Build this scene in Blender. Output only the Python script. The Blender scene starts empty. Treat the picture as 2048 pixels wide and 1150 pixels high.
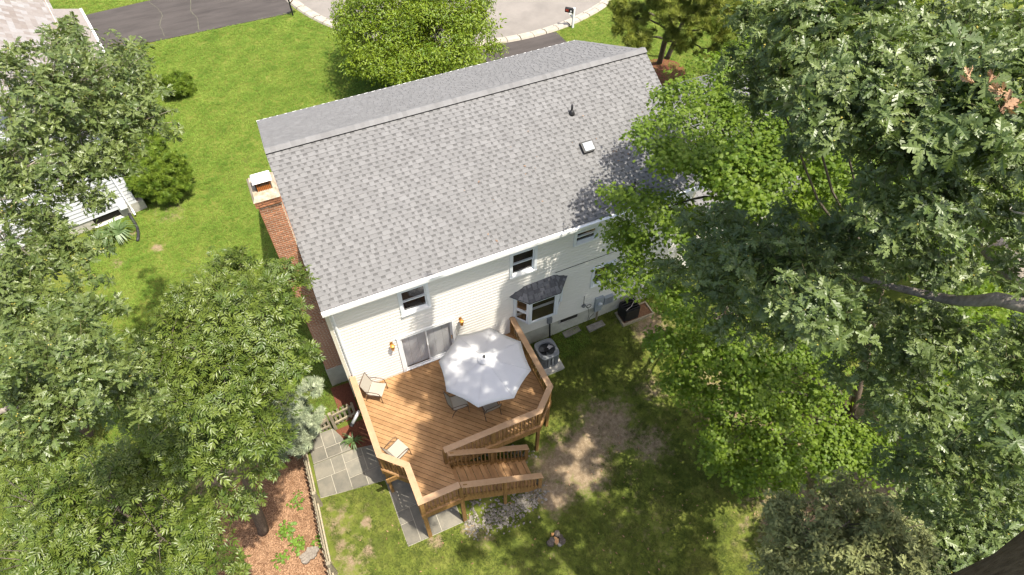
import bpy, bmesh, math, random
import numpy as np
from mathutils import Matrix, Vector, Euler

rad = math.radians
S = bpy.context.scene
COL = S.collection
rng = np.random.default_rng(7)
random.seed(7)

# ---------------------------------------------------------------- camera
CAM = Vector((0.3200, -12.351, 19.865))
yaw, pit, rol = 0.43075, 0.90399, 0.00683
fw = Vector((math.sin(yaw) * math.cos(pit), math.cos(yaw) * math.cos(pit), -math.sin(pit)))
rt = Vector((math.cos(yaw), -math.sin(yaw), 0.0))
up = rt.cross(fw)
r2 = rt * math.cos(rol) + up * math.sin(rol)
u2 = r2.cross(fw)
cam_d = bpy.data.cameras.new('camera')
cam = bpy.data.objects.new('camera', cam_d)
COL.objects.link(cam)
M = Matrix.Identity(4)
for i in range(3):
    M[i][0], M[i][1], M[i][2], M[i][3] = r2[i], u2[i], -fw[i], CAM[i]
cam.matrix_world = M
cam_d.sensor_width = 36.0
cam_d.lens = 1309.84 / 2048 * 36.0
cam_d.clip_start = 0.1
cam_d.clip_end = 1000
S.camera = cam

# ---------------------------------------------------------------- world, sun, exposure
SUN = Vector((0.22, -0.345, 1.0)).normalized()
el = math.asin(SUN.z)
az = math.atan2(SUN.x, SUN.y)
W = bpy.data.worlds.new('World')
S.world = W
W.use_nodes = True
wn = W.node_tree
sky = wn.nodes.new('ShaderNodeTexSky')
sky.sky_type = 'NISHITA'
sky.sun_disc = False
sky.sun_elevation = el
sky.sun_rotation = az
sky.dust_density = 4.0
sky.ozone_density = .6
bg = wn.nodes['Background']
bg.inputs[1].default_value = 0.138
wn.links.new(sky.outputs[0], bg.inputs[0])
sl = bpy.data.lights.new('sun', 'SUN')
sl.energy = 4.15
sl.angle = rad(0.55)
sl.color = (1.0, 0.94, 0.82)
so = bpy.data.objects.new('sun', sl)
COL.objects.link(so)
so.location = (10, -15, 40)
so.rotation_euler = SUN.to_track_quat('Z', 'Y').to_euler()
S.view_settings.view_transform = 'Standard'
S.view_settings.look = 'None'
S.view_settings.exposure = 1.06
S.view_settings.gamma = 1.0
S.view_settings.use_curve_mapping = False
S.render.engine = 'CYCLES'
S.cycles.use_denoising = True
S.cycles.filter_width = 1.4
S.cycles.sample_clamp_indirect = 4.0
S.cycles.max_bounces = 6
S.cycles.diffuse_bounces = 3
S.cycles.glossy_bounces = 2
S.cycles.transmission_bounces = 3
S.cycles.transparent_max_bounces = 6
S.cycles.caustics_reflective = False
S.cycles.caustics_refractive = False

# ---------------------------------------------------------------- helpers
def sm(t):
    t = np.clip(t, 0, 1)
    return t * t * (3 - 2 * t)
YB = [-40, -12, -5, 0, 2, 8, 20, 60]
ZB = [-4.2, -2.9, -2.15, -1.5, -1.45, -1.05, -.9, -.6]
def g(x, y):
    w = sm((np.asarray(y) + 5) / 3) * sm((8 - np.asarray(y)) / 4)
    return np.interp(y, YB, ZB) + .05 * np.clip(np.asarray(x) - 5, -6, 6) * w
def gz(x, y):
    return float(g(x, y))

class MB:
    """collects shapes into one mesh"""
    def __init__(s):
        s.v = []; s.f = []; s.m = []; s.c = []
        s.mi = 0; s.val = 0.5
    def add(s, vs, fs):
        n = len(s.v)
        s.v += [tuple(p) for p in vs]
        for f in fs:
            s.f.append(tuple(i + n for i in f)); s.m.append(s.mi); s.c.append(s.val)
        return s
    def hexa(s, b, t):          # 4 bottom points, 4 top points (ccw from above)
        return s.add(list(b) + list(t), [(3, 2, 1, 0), (4, 5, 6, 7), (0, 1, 5, 4), (1, 2, 6, 5), (2, 3, 7, 6), (3, 0, 4, 7)])
    def box(s, x0, x1, y0, y1, z0, z1):
        return s.hexa([(x0, y0, z0), (x1, y0, z0), (x1, y1, z0), (x0, y1, z0)], [(x0, y0, z1), (x1, y0, z1), (x1, y1, z1), (x0, y1, z1)])
    def prism(s, poly, z0, z1):
        n = len(poly)
        f0 = z0 if callable(z0) else (lambda x, y: z0)
        f1 = z1 if callable(z1) else (lambda x, y: z1)
        a = sum(poly[i][0] * poly[(i + 1) % n][1] - poly[(i + 1) % n][0] * poly[i][1] for i in range(n))
        if a < 0: poly = poly[::-1]
        vs = [(x, y, f0(x, y)) for x, y in poly] + [(x, y, f1(x, y)) for x, y in poly]
        return s.add(vs, [tuple(range(n))[::-1], tuple(range(n, 2 * n))] + [(i, (i + 1) % n, n + (i + 1) % n, n + i) for i in range(n)])
    def beam(s, a, b, w, h, upv=(0, 0, 1)):   # rectangular bar a->b
        a = Vector(a); b = Vector(b); d = (b - a).normalized()
        q = Vector(upv)
        if abs(d.dot(q)) > .98: q = Vector((1, 0, 0))
        x = d.cross(q).normalized(); y = x.cross(d)
        x = x * w / 2; y = y * h / 2
        vs = [p + i * x + j * y for p in (a, b) for i, j in ((-1, -1), (1, -1), (1, 1), (-1, 1))]
        return s.add(vs, [(0, 1, 2, 3), (7, 6, 5, 4), (0, 4, 5, 1), (1, 5, 6, 2), (2, 6, 7, 3), (3, 7, 4, 0)])
    def tube(s, pts, r, n=8, cap=True):
        pts = [Vector(p) for p in pts]
        rs = r if isinstance(r, (list, tuple)) else [r] * len(pts)
        vs = []; x = None
        for i, p in enumerate(pts):
            d = (pts[min(i + 1, len(pts) - 1)] - pts[max(i - 1, 0)]).normalized()
            if x is None:
                x = d.cross(Vector((0, 0, 1)) if abs(d.z) < .9 else Vector((1, 0, 0))).normalized()
            else:
                x = (x - d * x.dot(d)).normalized()
            y = d.cross(x)
            vs += [p + (x * math.cos(k * 2 * math.pi / n) + y * math.sin(k * 2 * math.pi / n)) * rs[i] for k in range(n)]
        fs = [(i * n + k, i * n + (k + 1) % n, (i + 1) * n + (k + 1) % n, (i + 1) * n + k) for i in range(len(pts) - 1) for k in range(n)]
        if cap: fs += [tuple(range(n))[::-1], tuple(range((len(pts) - 1) * n, len(pts) * n))]
        return s.add(vs, fs)
    def mesh(s, name, mats, smooth=False):
        me = bpy.data.meshes.new(name)
        me.from_pydata(s.v, [], s.f)
        for m in (mats if isinstance(mats, (list, tuple)) else [mats]): me.materials.append(m)
        if any(s.m): me.polygons.foreach_set('material_index', s.m)
        if smooth: me.polygons.foreach_set('use_smooth', [True] * len(s.f))
        at = me.attributes.new('val', 'FLOAT', 'FACE')
        at.data.foreach_set('value', s.c)
        me.update()
        return me

def tag(o, label=None, cat=None, group=None, kind=None):
    if label: o['label'] = label
    if cat: o['category'] = cat
    if group: o['group'] = group
    if kind: o['kind'] = kind
    return o
def setp(o, parent):
    if parent is not None:
        o.parent = parent
        o.matrix_parent_inverse = WORLD[parent.name].inverted()
WORLD = {}
def reg(o, m=None):
    WORLD[o.name] = m or Matrix.Identity(4)
def obj(name, mb, mats, parent=None, loc=None, rot=None, scale=None, smooth=False, kind=None):
    me = mb.mesh(name, mats, smooth) if isinstance(mb, MB) else mb
    o = bpy.data.objects.new(name, me)
    COL.objects.link(o)
    if loc is not None: o.location = loc
    if rot is not None: o.rotation_euler = rot
    if scale is not None: o.scale = scale
    reg(o, Matrix.LocRotScale(o.location, o.rotation_euler, o.scale))
    setp(o, parent)
    if kind: o['kind'] = kind
    return o
def thing(name, label, cat, loc=(0, 0, 0), group=None):
    o = bpy.data.objects.new(name, None)
    o.empty_display_size = .1
    COL.objects.link(o)
    o.location = loc
    reg(o, Matrix.Translation(loc))
    return tag(o, label, cat, group)
def local(parent):              # parts authored in the thing's own frame: no parent inverse
    return parent
def part(name, mb, mats, parent, smooth=False, kind=None, loc=None, rot=None, scale=None):
    """part authored in the frame of its parent"""
    me = mb.mesh(name, mats, smooth) if isinstance(mb, MB) else mb
    o = bpy.data.objects.new(name, me)
    COL.objects.link(o)
    o.parent = parent
    if loc is not None: o.location = loc
    if rot is not None: o.rotation_euler = rot
    if scale is not None: o.scale = scale
    reg(o)
    if kind: o['kind'] = kind
    return o
def copy_tree(o, loc, rotz, label):
    c = o.copy(); COL.objects.link(c)
    c.location = loc; c.rotation_euler = (0, 0, rotz); c['label'] = label
    for ch in list(o.children):
        d = ch.copy(); COL.objects.link(d); d.parent = c
        for ch2 in list(ch.children):
            e = ch2.copy(); COL.objects.link(e); e.parent = d
    return c

# ---------------------------------------------------------------- materials
def nodes(name):
    m = bpy.data.materials.new(name)
    m.use_nodes = True
    nt = m.node_tree
    return m, nt, nt.nodes['Principled BSDF'], nt.nodes.new, nt.links.new
def ramp(nt, stops):
    r = nt.nodes.new('ShaderNodeValToRGB')
    while len(r.color_ramp.elements) < len(stops): r.color_ramp.elements.new(.5)
    for e, (p, c) in zip(r.color_ramp.elements, stops):
        e.position = p; e.color = (*c, 1)
    return r
def mat(name, c1, c2=None, scale=6., rough=.7, bump=0., bscale=None, spec=.3, metal=0., detail=5, stretch=None, rnd=0., attr=None):
    """two-tone noise colour; rnd adds a per-object brightness change; attr = ramp over the face attribute 'val'"""
    m, nt, b, N, L = nodes(name)
    b.inputs['Roughness'].default_value = rough
    b.inputs['Specular IOR Level'].default_value = spec
    b.inputs['Metallic'].default_value = metal
    tc = N('ShaderNodeTexCoord')
    src = tc.outputs['Object']
    if stretch:
        mp = N('ShaderNodeMapping'); mp.inputs['Scale'].default_value = stretch
        L(src, mp.inputs[0]); src = mp.outputs[0]
    nz = N('ShaderNodeTexNoise'); nz.inputs['Scale'].default_value = scale; nz.inputs['Detail'].default_value = detail
    nz.inputs['Roughness'].default_value = .65
    L(src, nz.inputs['Vector'])
    rp = ramp(nt, [(.3, c1), (.7, c2 or c1)])
    L(nz.outputs['Fac'], rp.inputs[0])
    out = rp.outputs[0]
    if attr:
        at = N('ShaderNodeAttribute'); at.attribute_name = 'val'
        r2_ = ramp(nt, attr); L(at.outputs['Fac'], r2_.inputs[0])
        mx = N('ShaderNodeMix'); mx.data_type = 'RGBA'; mx.blend_type = 'MULTIPLY'; mx.inputs[0].default_value = 1
        L(out, mx.inputs[6]); L(r2_.outputs[0], mx.inputs[7]); out = mx.outputs[2]
    if rnd:
        oi = N('ShaderNodeObjectInfo'); mr = N('ShaderNodeMapRange')
        mr.inputs['To Min'].default_value = 1 - rnd; mr.inputs['To Max'].default_value = 1 + rnd
        L(oi.outputs['Random'], mr.inputs['Value'])
        hs = N('ShaderNodeHueSaturation'); L(out, hs.inputs['Color']); L(mr.outputs[0], hs.inputs['Value']); out = hs.outputs[0]
    L(out, b.inputs['Base Color'])
    if bump:
        n2 = N('ShaderNodeTexNoise'); n2.inputs['Scale'].default_value = bscale or scale * 4; n2.inputs['Detail'].default_value = 4
        L(src, n2.inputs['Vector'])
        bp = N('ShaderNodeBump'); bp.inputs['Strength'].default_value = bump; bp.inputs['Distance'].default_value = .02
        L(n2.outputs['Fac'], bp.inputs['Height']); L(bp.outputs[0], b.inputs['Normal'])
    return m
def leaf_mat(name, c1, c2, trans, tr_c=None, rough=.42, spec=.5, bright=None):
    m, nt, b, N, L = nodes(name)
    oi = N('ShaderNodeObjectInfo')
    stops = [(0., c1), (.75, c2)] + ([(.97, c2), (.985, bright)] if bright else [])
    rp = ramp(nt, stops)
    L(oi.outputs['Random'], rp.inputs[0])
    ge = N('ShaderNodeTexCoord')
    nz = N('ShaderNodeTexNoise'); nz.inputs['Scale'].default_value = 9; L(ge.outputs['Object'], nz.inputs['Vector'])
    mr = N('ShaderNodeMapRange'); mr.inputs['From Min'].default_value = .3; mr.inputs['From Max'].default_value = .7
    mr.inputs['To Min'].default_value = .75; mr.inputs['To Max'].default_value = 1.25
    L(nz.outputs['Fac'], mr.inputs['Value'])
    hs = N('ShaderNodeHueSaturation'); L(rp.outputs[0], hs.inputs['Color']); L(mr.outputs[0], hs.inputs['Value'])
    L(hs.outputs[0], b.inputs['Base Color'])
    b.inputs['Roughness'].default_value = rough
    b.inputs['Specular IOR Level'].default_value = spec
    tr = N('ShaderNodeBsdfTranslucent')
    if tr_c: tr.inputs[0].default_value = (*tr_c, 1)
    else: L(hs.outputs[0], tr.inputs[0])
    mx = N('ShaderNodeMixShader'); mx.inputs[0].default_value = trans
    out = nt.nodes['Material Output']
    L(b.outputs[0], mx.inputs[1]); L(tr.outputs[0], mx.inputs[2]); L(mx.outputs[0], out.inputs[0])
    return m
def glass_mat(name, tint=(1, 1, 1)):
    m, nt, b, N, L = nodes(name)
    t = N('ShaderNodeBsdfTransparent'); t.inputs[0].default_value = (*tint, 1)
    gl = N('ShaderNodeBsdfGlossy'); gl.inputs['Roughness'].default_value = .02
    fr = N('ShaderNodeLayerWeight'); fr.inputs[0].default_value = .5
    pw = N('ShaderNodeMath'); pw.operation = 'POWER'; pw.inputs[1].default_value = 3.; L(fr.outputs['Facing'], pw.inputs[0])
    ma = N('ShaderNodeMath'); ma.operation = 'MULTIPLY_ADD'; ma.inputs[1].default_value = .5; ma.inputs[2].default_value = .05; L(pw.outputs[0], ma.inputs[0])
    mx = N('ShaderNodeMixShader')
    L(ma.outputs[0], mx.inputs[0]); L(t.outputs[0], mx.inputs[1]); L(gl.outputs[0], mx.inputs[2])
    L(mx.outputs[0], nt.nodes['Material Output'].inputs[0])
    return m
BLOBS={
 'L1':[(-4.07,-4.0,11.92,0.37,1.0),(-4.51,-3.16,11.12,0.33,0.55),(-3.78,-4.2,11.62,0.34,1.0),(-4.16,-3.43,10.84,0.3,0.55),(-3.9,-3.35,12.19,0.34,1.0),(-4.3,-2.5,11.46,0.3,0.55),(-3.55,-2.37,11.73,0.34,1.0),(-3.88,-1.52,11.04,0.29,0.55),(-3.78,-1.03,12.61,0.42,1.0),(-4.17,0.04,11.92,0.37,0.55),(-3.74,-1.56,12.25,0.38,1.0),(-4.1,-0.59,11.56,0.33,0.55),(-3.61,-0.92,11.48,0.33,1.0),(-3.91,-0.04,10.83,0.28,0.55),(-4.07,-1.61,11.47,0.35,1.0),(-4.43,-0.71,10.77,0.3,0.55),(-3.44,-0.22,12.67,0.75,1.0),(-3.93,1.33,11.75,0.67,0.55),(-2.69,1.48,12.22,0.99,1.0),(-3.1,3.38,11.17,0.9,0.55),(-1.96,2.2,11.7,0.64,1.0),(-2.17,3.58,10.93,0.56,0.55),(-3.22,4.01,11.95,0.42,1.0),(-3.47,5.2,11.38,0.36,0.55),(-3.04,3.06,11.96,0.59,1.0),(-3.34,4.45,11.25,0.51,0.55),(-1.78,0.34,11.71,0.6,1.0),(-1.99,1.58,10.91,0.52,0.55),(-2.82,0.15,11.87,1.0,1.0),(-3.27,1.96,10.71,0.92,0.55),(-3.55,-1.35,12.46,0.59,1.0),(-4.0,-0.09,11.61,0.52,0.55),(-2.57,-0.45,11.52,0.52,1.0),(-2.84,0.67,10.73,0.46,0.55),(-3.71,0.98,12.8,0.5,1.0),(-4.09,2.26,12.12,0.44,0.55),(-3.68,1.74,12.72,0.4,1.0),(-4.01,2.89,12.13,0.35,0.55),(-3.57,1.28,12.42,0.43,1.0),(-3.9,2.43,11.79,0.37,0.55),(-3.21,-0.82,11.68,0.55,1.0),(-3.57,0.34,10.85,0.48,0.55),(-2.93,-1.31,11.42,0.32,1.0),(-3.17,-0.47,10.78,0.28,0.55),(-3.97,-1.89,11.94,0.34,1.0),(-4.34,-0.99,11.26,0.29,0.55),(-3.49,-2.03,11.99,0.38,1.0),(-3.83,-1.1,11.28,0.33,0.55),(-3.84,-2.89,11.9,0.6,1.0),(-4.35,-1.73,10.93,0.54,0.55),(-3.21,-3.24,11.86,0.48,1.0),(-3.59,-2.27,11.0,0.43,0.55),(-2.78,-3.16,12.06,0.28,1.0),(-3.03,-2.4,11.41,0.24,0.55),(-3.98,-3.71,11.9,0.42,1.0),(-4.43,-2.81,11.07,0.37,0.55),(-3.17,-4.15,11.86,0.5,1.0),(-3.57,-3.21,10.94,0.44,0.55),(-2.77,-4.39,11.82,0.23,1.0),(-3.02,-3.75,11.17,0.2,0.55),(-2.15,0.72,11.86,0.79,1.0),(-2.45,2.26,10.91,0.71,0.55),(-3.16,0.8,12.22,0.76,1.0),(-3.57,2.37,11.31,0.68,0.55)],
 'L3':[(-3.22,-5.97,13.08,0.46,1.0),(-3.71,-5.1,12.15,0.42,0.55),(-2.79,-6.06,13.16,0.4,1.0),(-3.19,-5.26,12.31,0.36,0.55),(-2.54,-6.1,12.58,0.42,1.0),(-2.89,-5.32,11.68,0.38,0.55),(-3.16,-6.42,12.78,0.52,1.0),(-3.67,-5.55,11.74,0.48,0.55),(-2.53,-6.55,12.26,0.36,1.0),(-2.85,-5.89,11.4,0.32,0.55),(-3.54,-6.67,12.48,0.34,1.0),(-3.99,-6.01,11.61,0.3,0.55),(-3.02,-6.86,12.52,0.4,1.0),(-3.44,-6.16,11.58,0.36,0.55),(-2.41,-6.4,11.77,0.21,1.0),(-2.64,-5.89,11.08,0.18,0.55),(-3.32,-6.52,13.29,0.26,1.0),(-3.73,-5.87,12.56,0.23,0.55),(-2.69,-6.58,12.82,0.37,1.0),(-3.06,-5.88,11.96,0.33,0.55)],
 'L2':[(-1.53,-2.21,9.33,0.62,1.0),(-1.71,-1.23,8.31,0.54,0.55),(-0.53,-2.62,9.36,0.46,1.0),(-0.6,-1.83,8.51,0.4,0.55),(-2.11,-2.81,9.35,0.79,1.0),(-2.39,-1.68,8.11,0.71,0.55),(-1.21,-3.71,9.64,0.86,1.0),(-1.4,-2.59,8.31,0.78,0.55),(-0.4,-3.5,9.42,0.3,1.0),(-0.45,-2.89,8.7,0.25,0.55),(-2.84,-3.38,9.34,0.67,1.0),(-3.18,-2.4,8.18,0.59,0.55),(-1.86,-4.52,9.48,0.92,1.0),(-2.16,-3.42,8.01,0.84,0.55),(-0.97,-4.47,9.17,0.67,1.0),(-1.12,-3.61,8.0,0.59,0.55),(-0.53,-4.25,8.83,0.22,1.0),(-0.58,-3.77,8.17,0.19,0.55),(-2.74,-4.91,8.91,0.82,1.0),(-3.14,-3.94,7.47,0.75,0.55),(-1.62,-5.34,8.97,0.69,1.0),(-1.85,-4.52,7.71,0.61,0.55),(-1.42,-5.59,8.22,0.29,1.0),(-1.54,-5.11,7.41,0.25,0.55),(-3.23,-4.22,9.25,0.64,1.0),(-3.62,-3.31,8.07,0.57,0.55),(-2.53,-5.25,8.1,0.72,1.0),(-2.85,-4.44,6.75,0.64,0.55),(-1.94,-5.58,7.42,0.3,1.0),(-2.09,-5.12,6.57,0.25,0.55),(-2.74,-2.52,9.34,0.4,1.0),(-2.98,-1.75,8.52,0.34,0.55),(-0.12,-2.85,9.33,0.19,1.0),(-0.15,-2.33,8.76,0.16,0.55),(-1.17,-1.66,9.2,0.32,1.0),(-1.27,-0.96,8.5,0.27,0.55)],
 'L4':[(-5.91,-4.82,7.93,0.73,1.0),(-6.66,-3.91,6.49,0.66,0.55),(-4.83,-4.78,7.68,0.76,1.0),(-5.44,-3.88,6.22,0.68,0.55),(-3.95,-4.97,7.2,0.74,1.0),(-4.43,-4.14,5.76,0.66,0.55),(-4.04,-6.05,7.03,0.91,1.0),(-4.62,-5.2,5.31,0.82,0.55),(-5.14,-5.8,7.48,0.92,1.0),(-5.91,-4.87,5.74,0.84,0.55),(-5.99,-5.89,7.78,0.66,1.0),(-6.73,-5.13,6.35,0.59,0.55),(-3.17,-5.67,6.95,0.45,1.0),(-3.46,-5.11,5.88,0.39,0.55),(-3.67,-6.3,6.34,0.4,1.0),(-3.99,-5.82,5.28,0.34,0.55),(-3.24,-6.51,5.69,0.23,1.0),(-3.45,-6.16,4.86,0.19,0.55),(-2.74,-5.42,6.0,0.27,1.0),(-2.93,-5.0,5.16,0.23,0.55),(-4.24,-4.41,7.5,0.6,1.0),(-4.69,-3.63,6.29,0.52,0.55)],
 'S1':[(-1.07,-0.94,2.5,0.33,1.0),(-1.54,-1.18,1.53,0.43,1.0),(-2.04,-1.41,0.7,0.44,1.0),(-2.45,-0.98,0.87,0.63,1.0),(-1.45,-1.39,1.16,0.2,1.0)],
 'S2':[(-4.32,1.83,4.81,0.45,1.0),(-3.84,2.18,4.71,0.44,1.0),(-4.74,1.78,4.13,0.44,1.0)],
 'A':[(7.13,-8.63,13.95,0.32,1.0),(7.87,-8.23,13.31,0.29,0.55),(6.3,-9.07,13.99,0.31,1.0),(6.97,-8.71,13.33,0.27,0.55),(6.88,-10.08,14.1,0.23,1.0),(7.58,-9.84,13.49,0.2,0.55),(6.74,-9.28,13.99,0.31,1.0),(7.46,-8.93,13.34,0.27,0.55),(5.28,-7.69,13.38,0.29,1.0),(5.77,-7.23,12.75,0.25,0.55),(4.61,-7.97,12.95,0.26,1.0),(5.01,-7.57,12.3,0.23,0.55),(4.81,-8.42,13.34,0.45,1.0),(5.39,-7.91,12.5,0.41,0.55),(5.48,-8.19,13.72,0.34,1.0),(6.05,-7.73,13.04,0.3,0.55),(5.61,-8.66,14.06,0.38,1.0),(6.27,-8.2,13.34,0.34,0.55),(5.08,-8.95,13.68,0.55,1.0),(5.81,-8.43,12.75,0.51,0.55),(5.81,-9.12,13.8,0.52,1.0),(6.62,-8.64,12.91,0.48,0.55),(5.5,-9.5,13.42,0.46,1.0),(6.21,-9.11,12.54,0.42,0.55),(4.94,-8.92,13.02,0.42,1.0),(5.51,-8.5,12.17,0.38,0.55),(5.39,-9.35,12.86,0.36,1.0),(5.96,-9.01,12.06,0.32,0.55),(6.29,-8.94,14.09,0.34,1.0),(6.99,-8.54,13.41,0.3,0.55),(5.91,-9.72,14.04,0.49,1.0),(6.76,-9.32,13.16,0.45,0.55),(6.28,-10.01,13.31,0.46,1.0),(7.09,-9.69,12.42,0.42,0.55),(6.56,-9.81,14.19,0.37,1.0),(7.38,-9.48,13.44,0.34,0.55),(6.85,-10.22,13.35,0.4,1.0),(7.68,-9.95,12.53,0.36,0.55),(6.21,-10.06,12.62,0.42,1.0),(6.93,-9.78,11.73,0.38,0.55),(6.88,-10.47,12.54,0.42,1.0),(7.68,-10.24,11.64,0.38,0.55),(6.73,-10.54,11.82,0.27,1.0),(7.34,-10.36,11.05,0.24,0.55),(7.61,-10.58,12.71,0.36,1.0),(8.44,-10.38,11.9,0.32,0.55),(7.22,-10.86,13.66,0.29,1.0),(8.03,-10.68,12.94,0.26,0.55),(5.37,-9.65,16.45,0.27,1.0),(6.15,-9.23,15.92,0.25,0.55),(5.04,-9.87,16.19,0.29,1.0),(5.8,-9.47,15.6,0.27,0.55),(5.4,-10.1,16.14,0.27,1.0),(6.18,-9.75,15.56,0.25,0.55),(5.27,-10.13,16.72,0.29,1.0),(6.13,-9.74,16.17,0.27,0.55),(5.56,-10.03,16.88,0.29,1.0),(6.47,-9.62,16.36,0.27,0.55),(6.26,-9.21,16.43,0.39,1.0),(7.26,-8.68,15.85,0.36,0.55),(5.41,-10.45,16.53,0.23,1.0),(6.22,-10.15,16.0,0.21,0.55),(7.39,-8.11,15.67,0.43,1.0),(8.39,-7.52,15.08,0.39,0.55),(7.1,-8.68,16.45,0.42,1.0),(8.19,-8.08,15.9,0.39,0.55),(6.26,-9.55,16.82,0.29,1.0),(7.22,-9.1,16.33,0.27,0.55),(6.08,-10.39,15.52,0.27,1.0),(6.91,-10.11,14.9,0.25,0.55),(6.65,-10.65,14.89,0.27,1.0),(7.48,-10.43,14.23,0.25,0.55),(6.29,-10.11,15.16,0.25,1.0),(7.05,-9.82,14.56,0.22,0.55),(8.35,-10.76,10.28,0.44,1.0),(9.17,-10.6,9.3,0.39,0.55),(8.65,-10.82,10.97,0.5,1.0),(9.6,-10.64,9.96,0.44,0.55),(8.83,-10.98,11.55,0.44,1.0),(9.79,-10.82,10.62,0.39,0.55),(8.51,-11.39,9.88,0.6,1.0),(9.51,-11.27,8.66,0.54,0.55),(8.75,-11.52,10.5,0.57,1.0),(9.8,-11.42,9.34,0.52,0.55),(8.33,-11.59,9.04,0.42,1.0),(9.09,-11.52,8.01,0.37,0.55),(8.77,-11.99,9.54,0.4,1.0),(9.59,-11.95,8.53,0.35,0.55),(8.9,-12.12,10.13,0.38,1.0),(9.76,-12.09,9.16,0.34,0.55),(8.41,-10.9,8.93,0.4,1.0),(9.13,-10.77,7.96,0.34,0.55),(8.81,-11.65,11.06,0.36,1.0),(9.67,-11.58,10.16,0.32,0.55)],
 'B':[(7.79,-5.28,14.39,0.55,1.0),(8.67,-4.44,13.75,0.49,0.55),(7.81,-6.1,14.58,0.59,1.0),(8.8,-5.27,13.89,0.53,0.55),(7.5,-6.27,14.1,0.56,1.0),(8.4,-5.51,13.38,0.51,0.55),(8.12,-6.25,14.83,0.57,1.0),(9.15,-5.44,14.16,0.52,0.55),(9.18,-5.98,14.35,0.47,1.0),(10.14,-5.29,13.75,0.41,0.55),(8.58,-6.93,15.0,0.41,1.0),(9.53,-6.3,14.44,0.37,0.55),(7.55,-5.42,13.84,0.36,1.0),(8.21,-4.78,13.28,0.32,0.55),(7.84,-6.72,13.76,0.42,1.0),(8.63,-6.13,13.12,0.37,0.55),(7.94,-7.61,14.81,0.36,1.0),(8.8,-7.08,14.24,0.32,0.55),(7.97,-6.72,13.05,0.28,1.0),(8.6,-6.25,12.48,0.24,0.55),(8.44,-6.57,15.21,0.48,1.0),(9.45,-5.85,14.63,0.43,0.55),(7.71,-5.63,13.36,0.37,1.0),(8.38,-5.01,12.77,0.32,0.55),(8.36,-6.8,13.75,0.31,1.0),(9.08,-6.3,13.2,0.27,0.55)],
 'C':[(11.37,0.08,8.84,0.51,1.0),(12.06,0.86,8.15,0.43,0.55),(12.02,-1.16,8.8,0.62,1.0),(12.87,-0.35,8.0,0.53,0.55),(13.63,0.53,9.27,0.55,1.0),(14.48,1.35,8.59,0.47,0.55),(10.52,-3.87,8.29,0.63,1.0),(11.34,-3.19,7.36,0.54,0.55),(10.66,-4.48,8.53,0.67,1.0),(11.54,-3.81,7.55,0.58,0.55),(10.65,-2.75,8.5,0.65,1.0),(11.47,-1.99,7.6,0.56,0.55),(11.3,-4.83,8.49,0.61,1.0),(12.19,-4.22,7.57,0.53,0.55),(11.96,-3.0,8.74,0.78,1.0),(12.99,-2.17,7.75,0.68,0.55),(9.37,-0.94,8.73,0.4,1.0),(9.9,-0.27,8.08,0.34,0.55),(10.19,-1.08,8.9,0.53,1.0),(10.86,-0.31,8.15,0.46,0.55),(11.54,-0.89,8.85,0.82,1.0),(12.52,0.12,7.88,0.72,0.55),(10.35,-2.16,8.81,1.04,1.0),(11.44,-1.05,7.61,0.92,0.55),(11.65,-2.42,9.06,1.04,1.0),(12.89,-1.33,7.88,0.92,0.55),(10.73,-3.42,8.68,1.07,1.0),(11.92,-2.39,7.39,0.95,0.55),(9.43,-1.97,8.65,0.65,1.0),(10.16,-1.15,7.76,0.56,0.55),(11.72,-3.65,8.84,1.07,1.0),(13.03,-2.65,7.57,0.95,0.55),(13.03,-3.15,8.99,1.1,1.0),(14.48,-2.1,7.75,0.98,0.55),(8.51,-1.76,7.22,0.44,1.0),(9.0,-1.13,6.47,0.37,0.55),(8.63,-2.4,6.17,0.56,1.0),(9.18,-1.73,5.26,0.48,0.55),(7.98,-2.67,5.13,0.41,1.0),(8.39,-2.14,4.33,0.34,0.55),(9.11,-2.66,7.41,0.94,1.0),(9.97,-1.71,6.19,0.82,0.55),(8.76,-3.31,5.56,0.78,1.0),(9.45,-2.57,4.39,0.67,0.55),(9.19,-4.44,5.53,0.76,1.0),(9.92,-3.79,4.35,0.65,0.55),(8.35,-2.15,6.26,0.49,1.0),(8.85,-1.52,5.42,0.42,0.55),(12.83,-4.57,9.18,0.92,1.0),(14.15,-3.75,8.05,0.81,0.55),(13.59,-4.07,9.78,0.67,1.0),(14.72,-3.36,8.92,0.58,0.55),(12.11,-4.98,8.65,0.79,1.0),(13.23,-4.28,7.57,0.7,0.55),(10.91,0.1,8.71,0.4,1.0),(11.49,0.78,8.1,0.33,0.55),(12.62,0.42,8.86,0.65,1.0),(13.5,1.33,8.08,0.56,0.55),(9.82,-3.68,6.92,0.8,1.0),(10.66,-2.92,5.78,0.7,0.55),(8.2,-1.45,7.35,0.22,1.0),(8.54,-0.97,6.8,0.18,0.55),(9.37,-5.41,4.26,0.99,1.0),(10.24,-4.74,2.75,0.87,0.55),(9.92,-5.84,4.77,1.03,1.0),(10.9,-5.17,3.22,0.91,0.55),(8.56,-4.8,4.43,0.49,1.0),(9.07,-4.33,3.47,0.42,0.55),(8.74,-5.58,3.29,0.41,1.0),(9.19,-5.21,2.4,0.34,0.55),(10.11,-6.76,4.18,0.82,1.0),(10.96,-6.27,2.81,0.72,0.55)],
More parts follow.
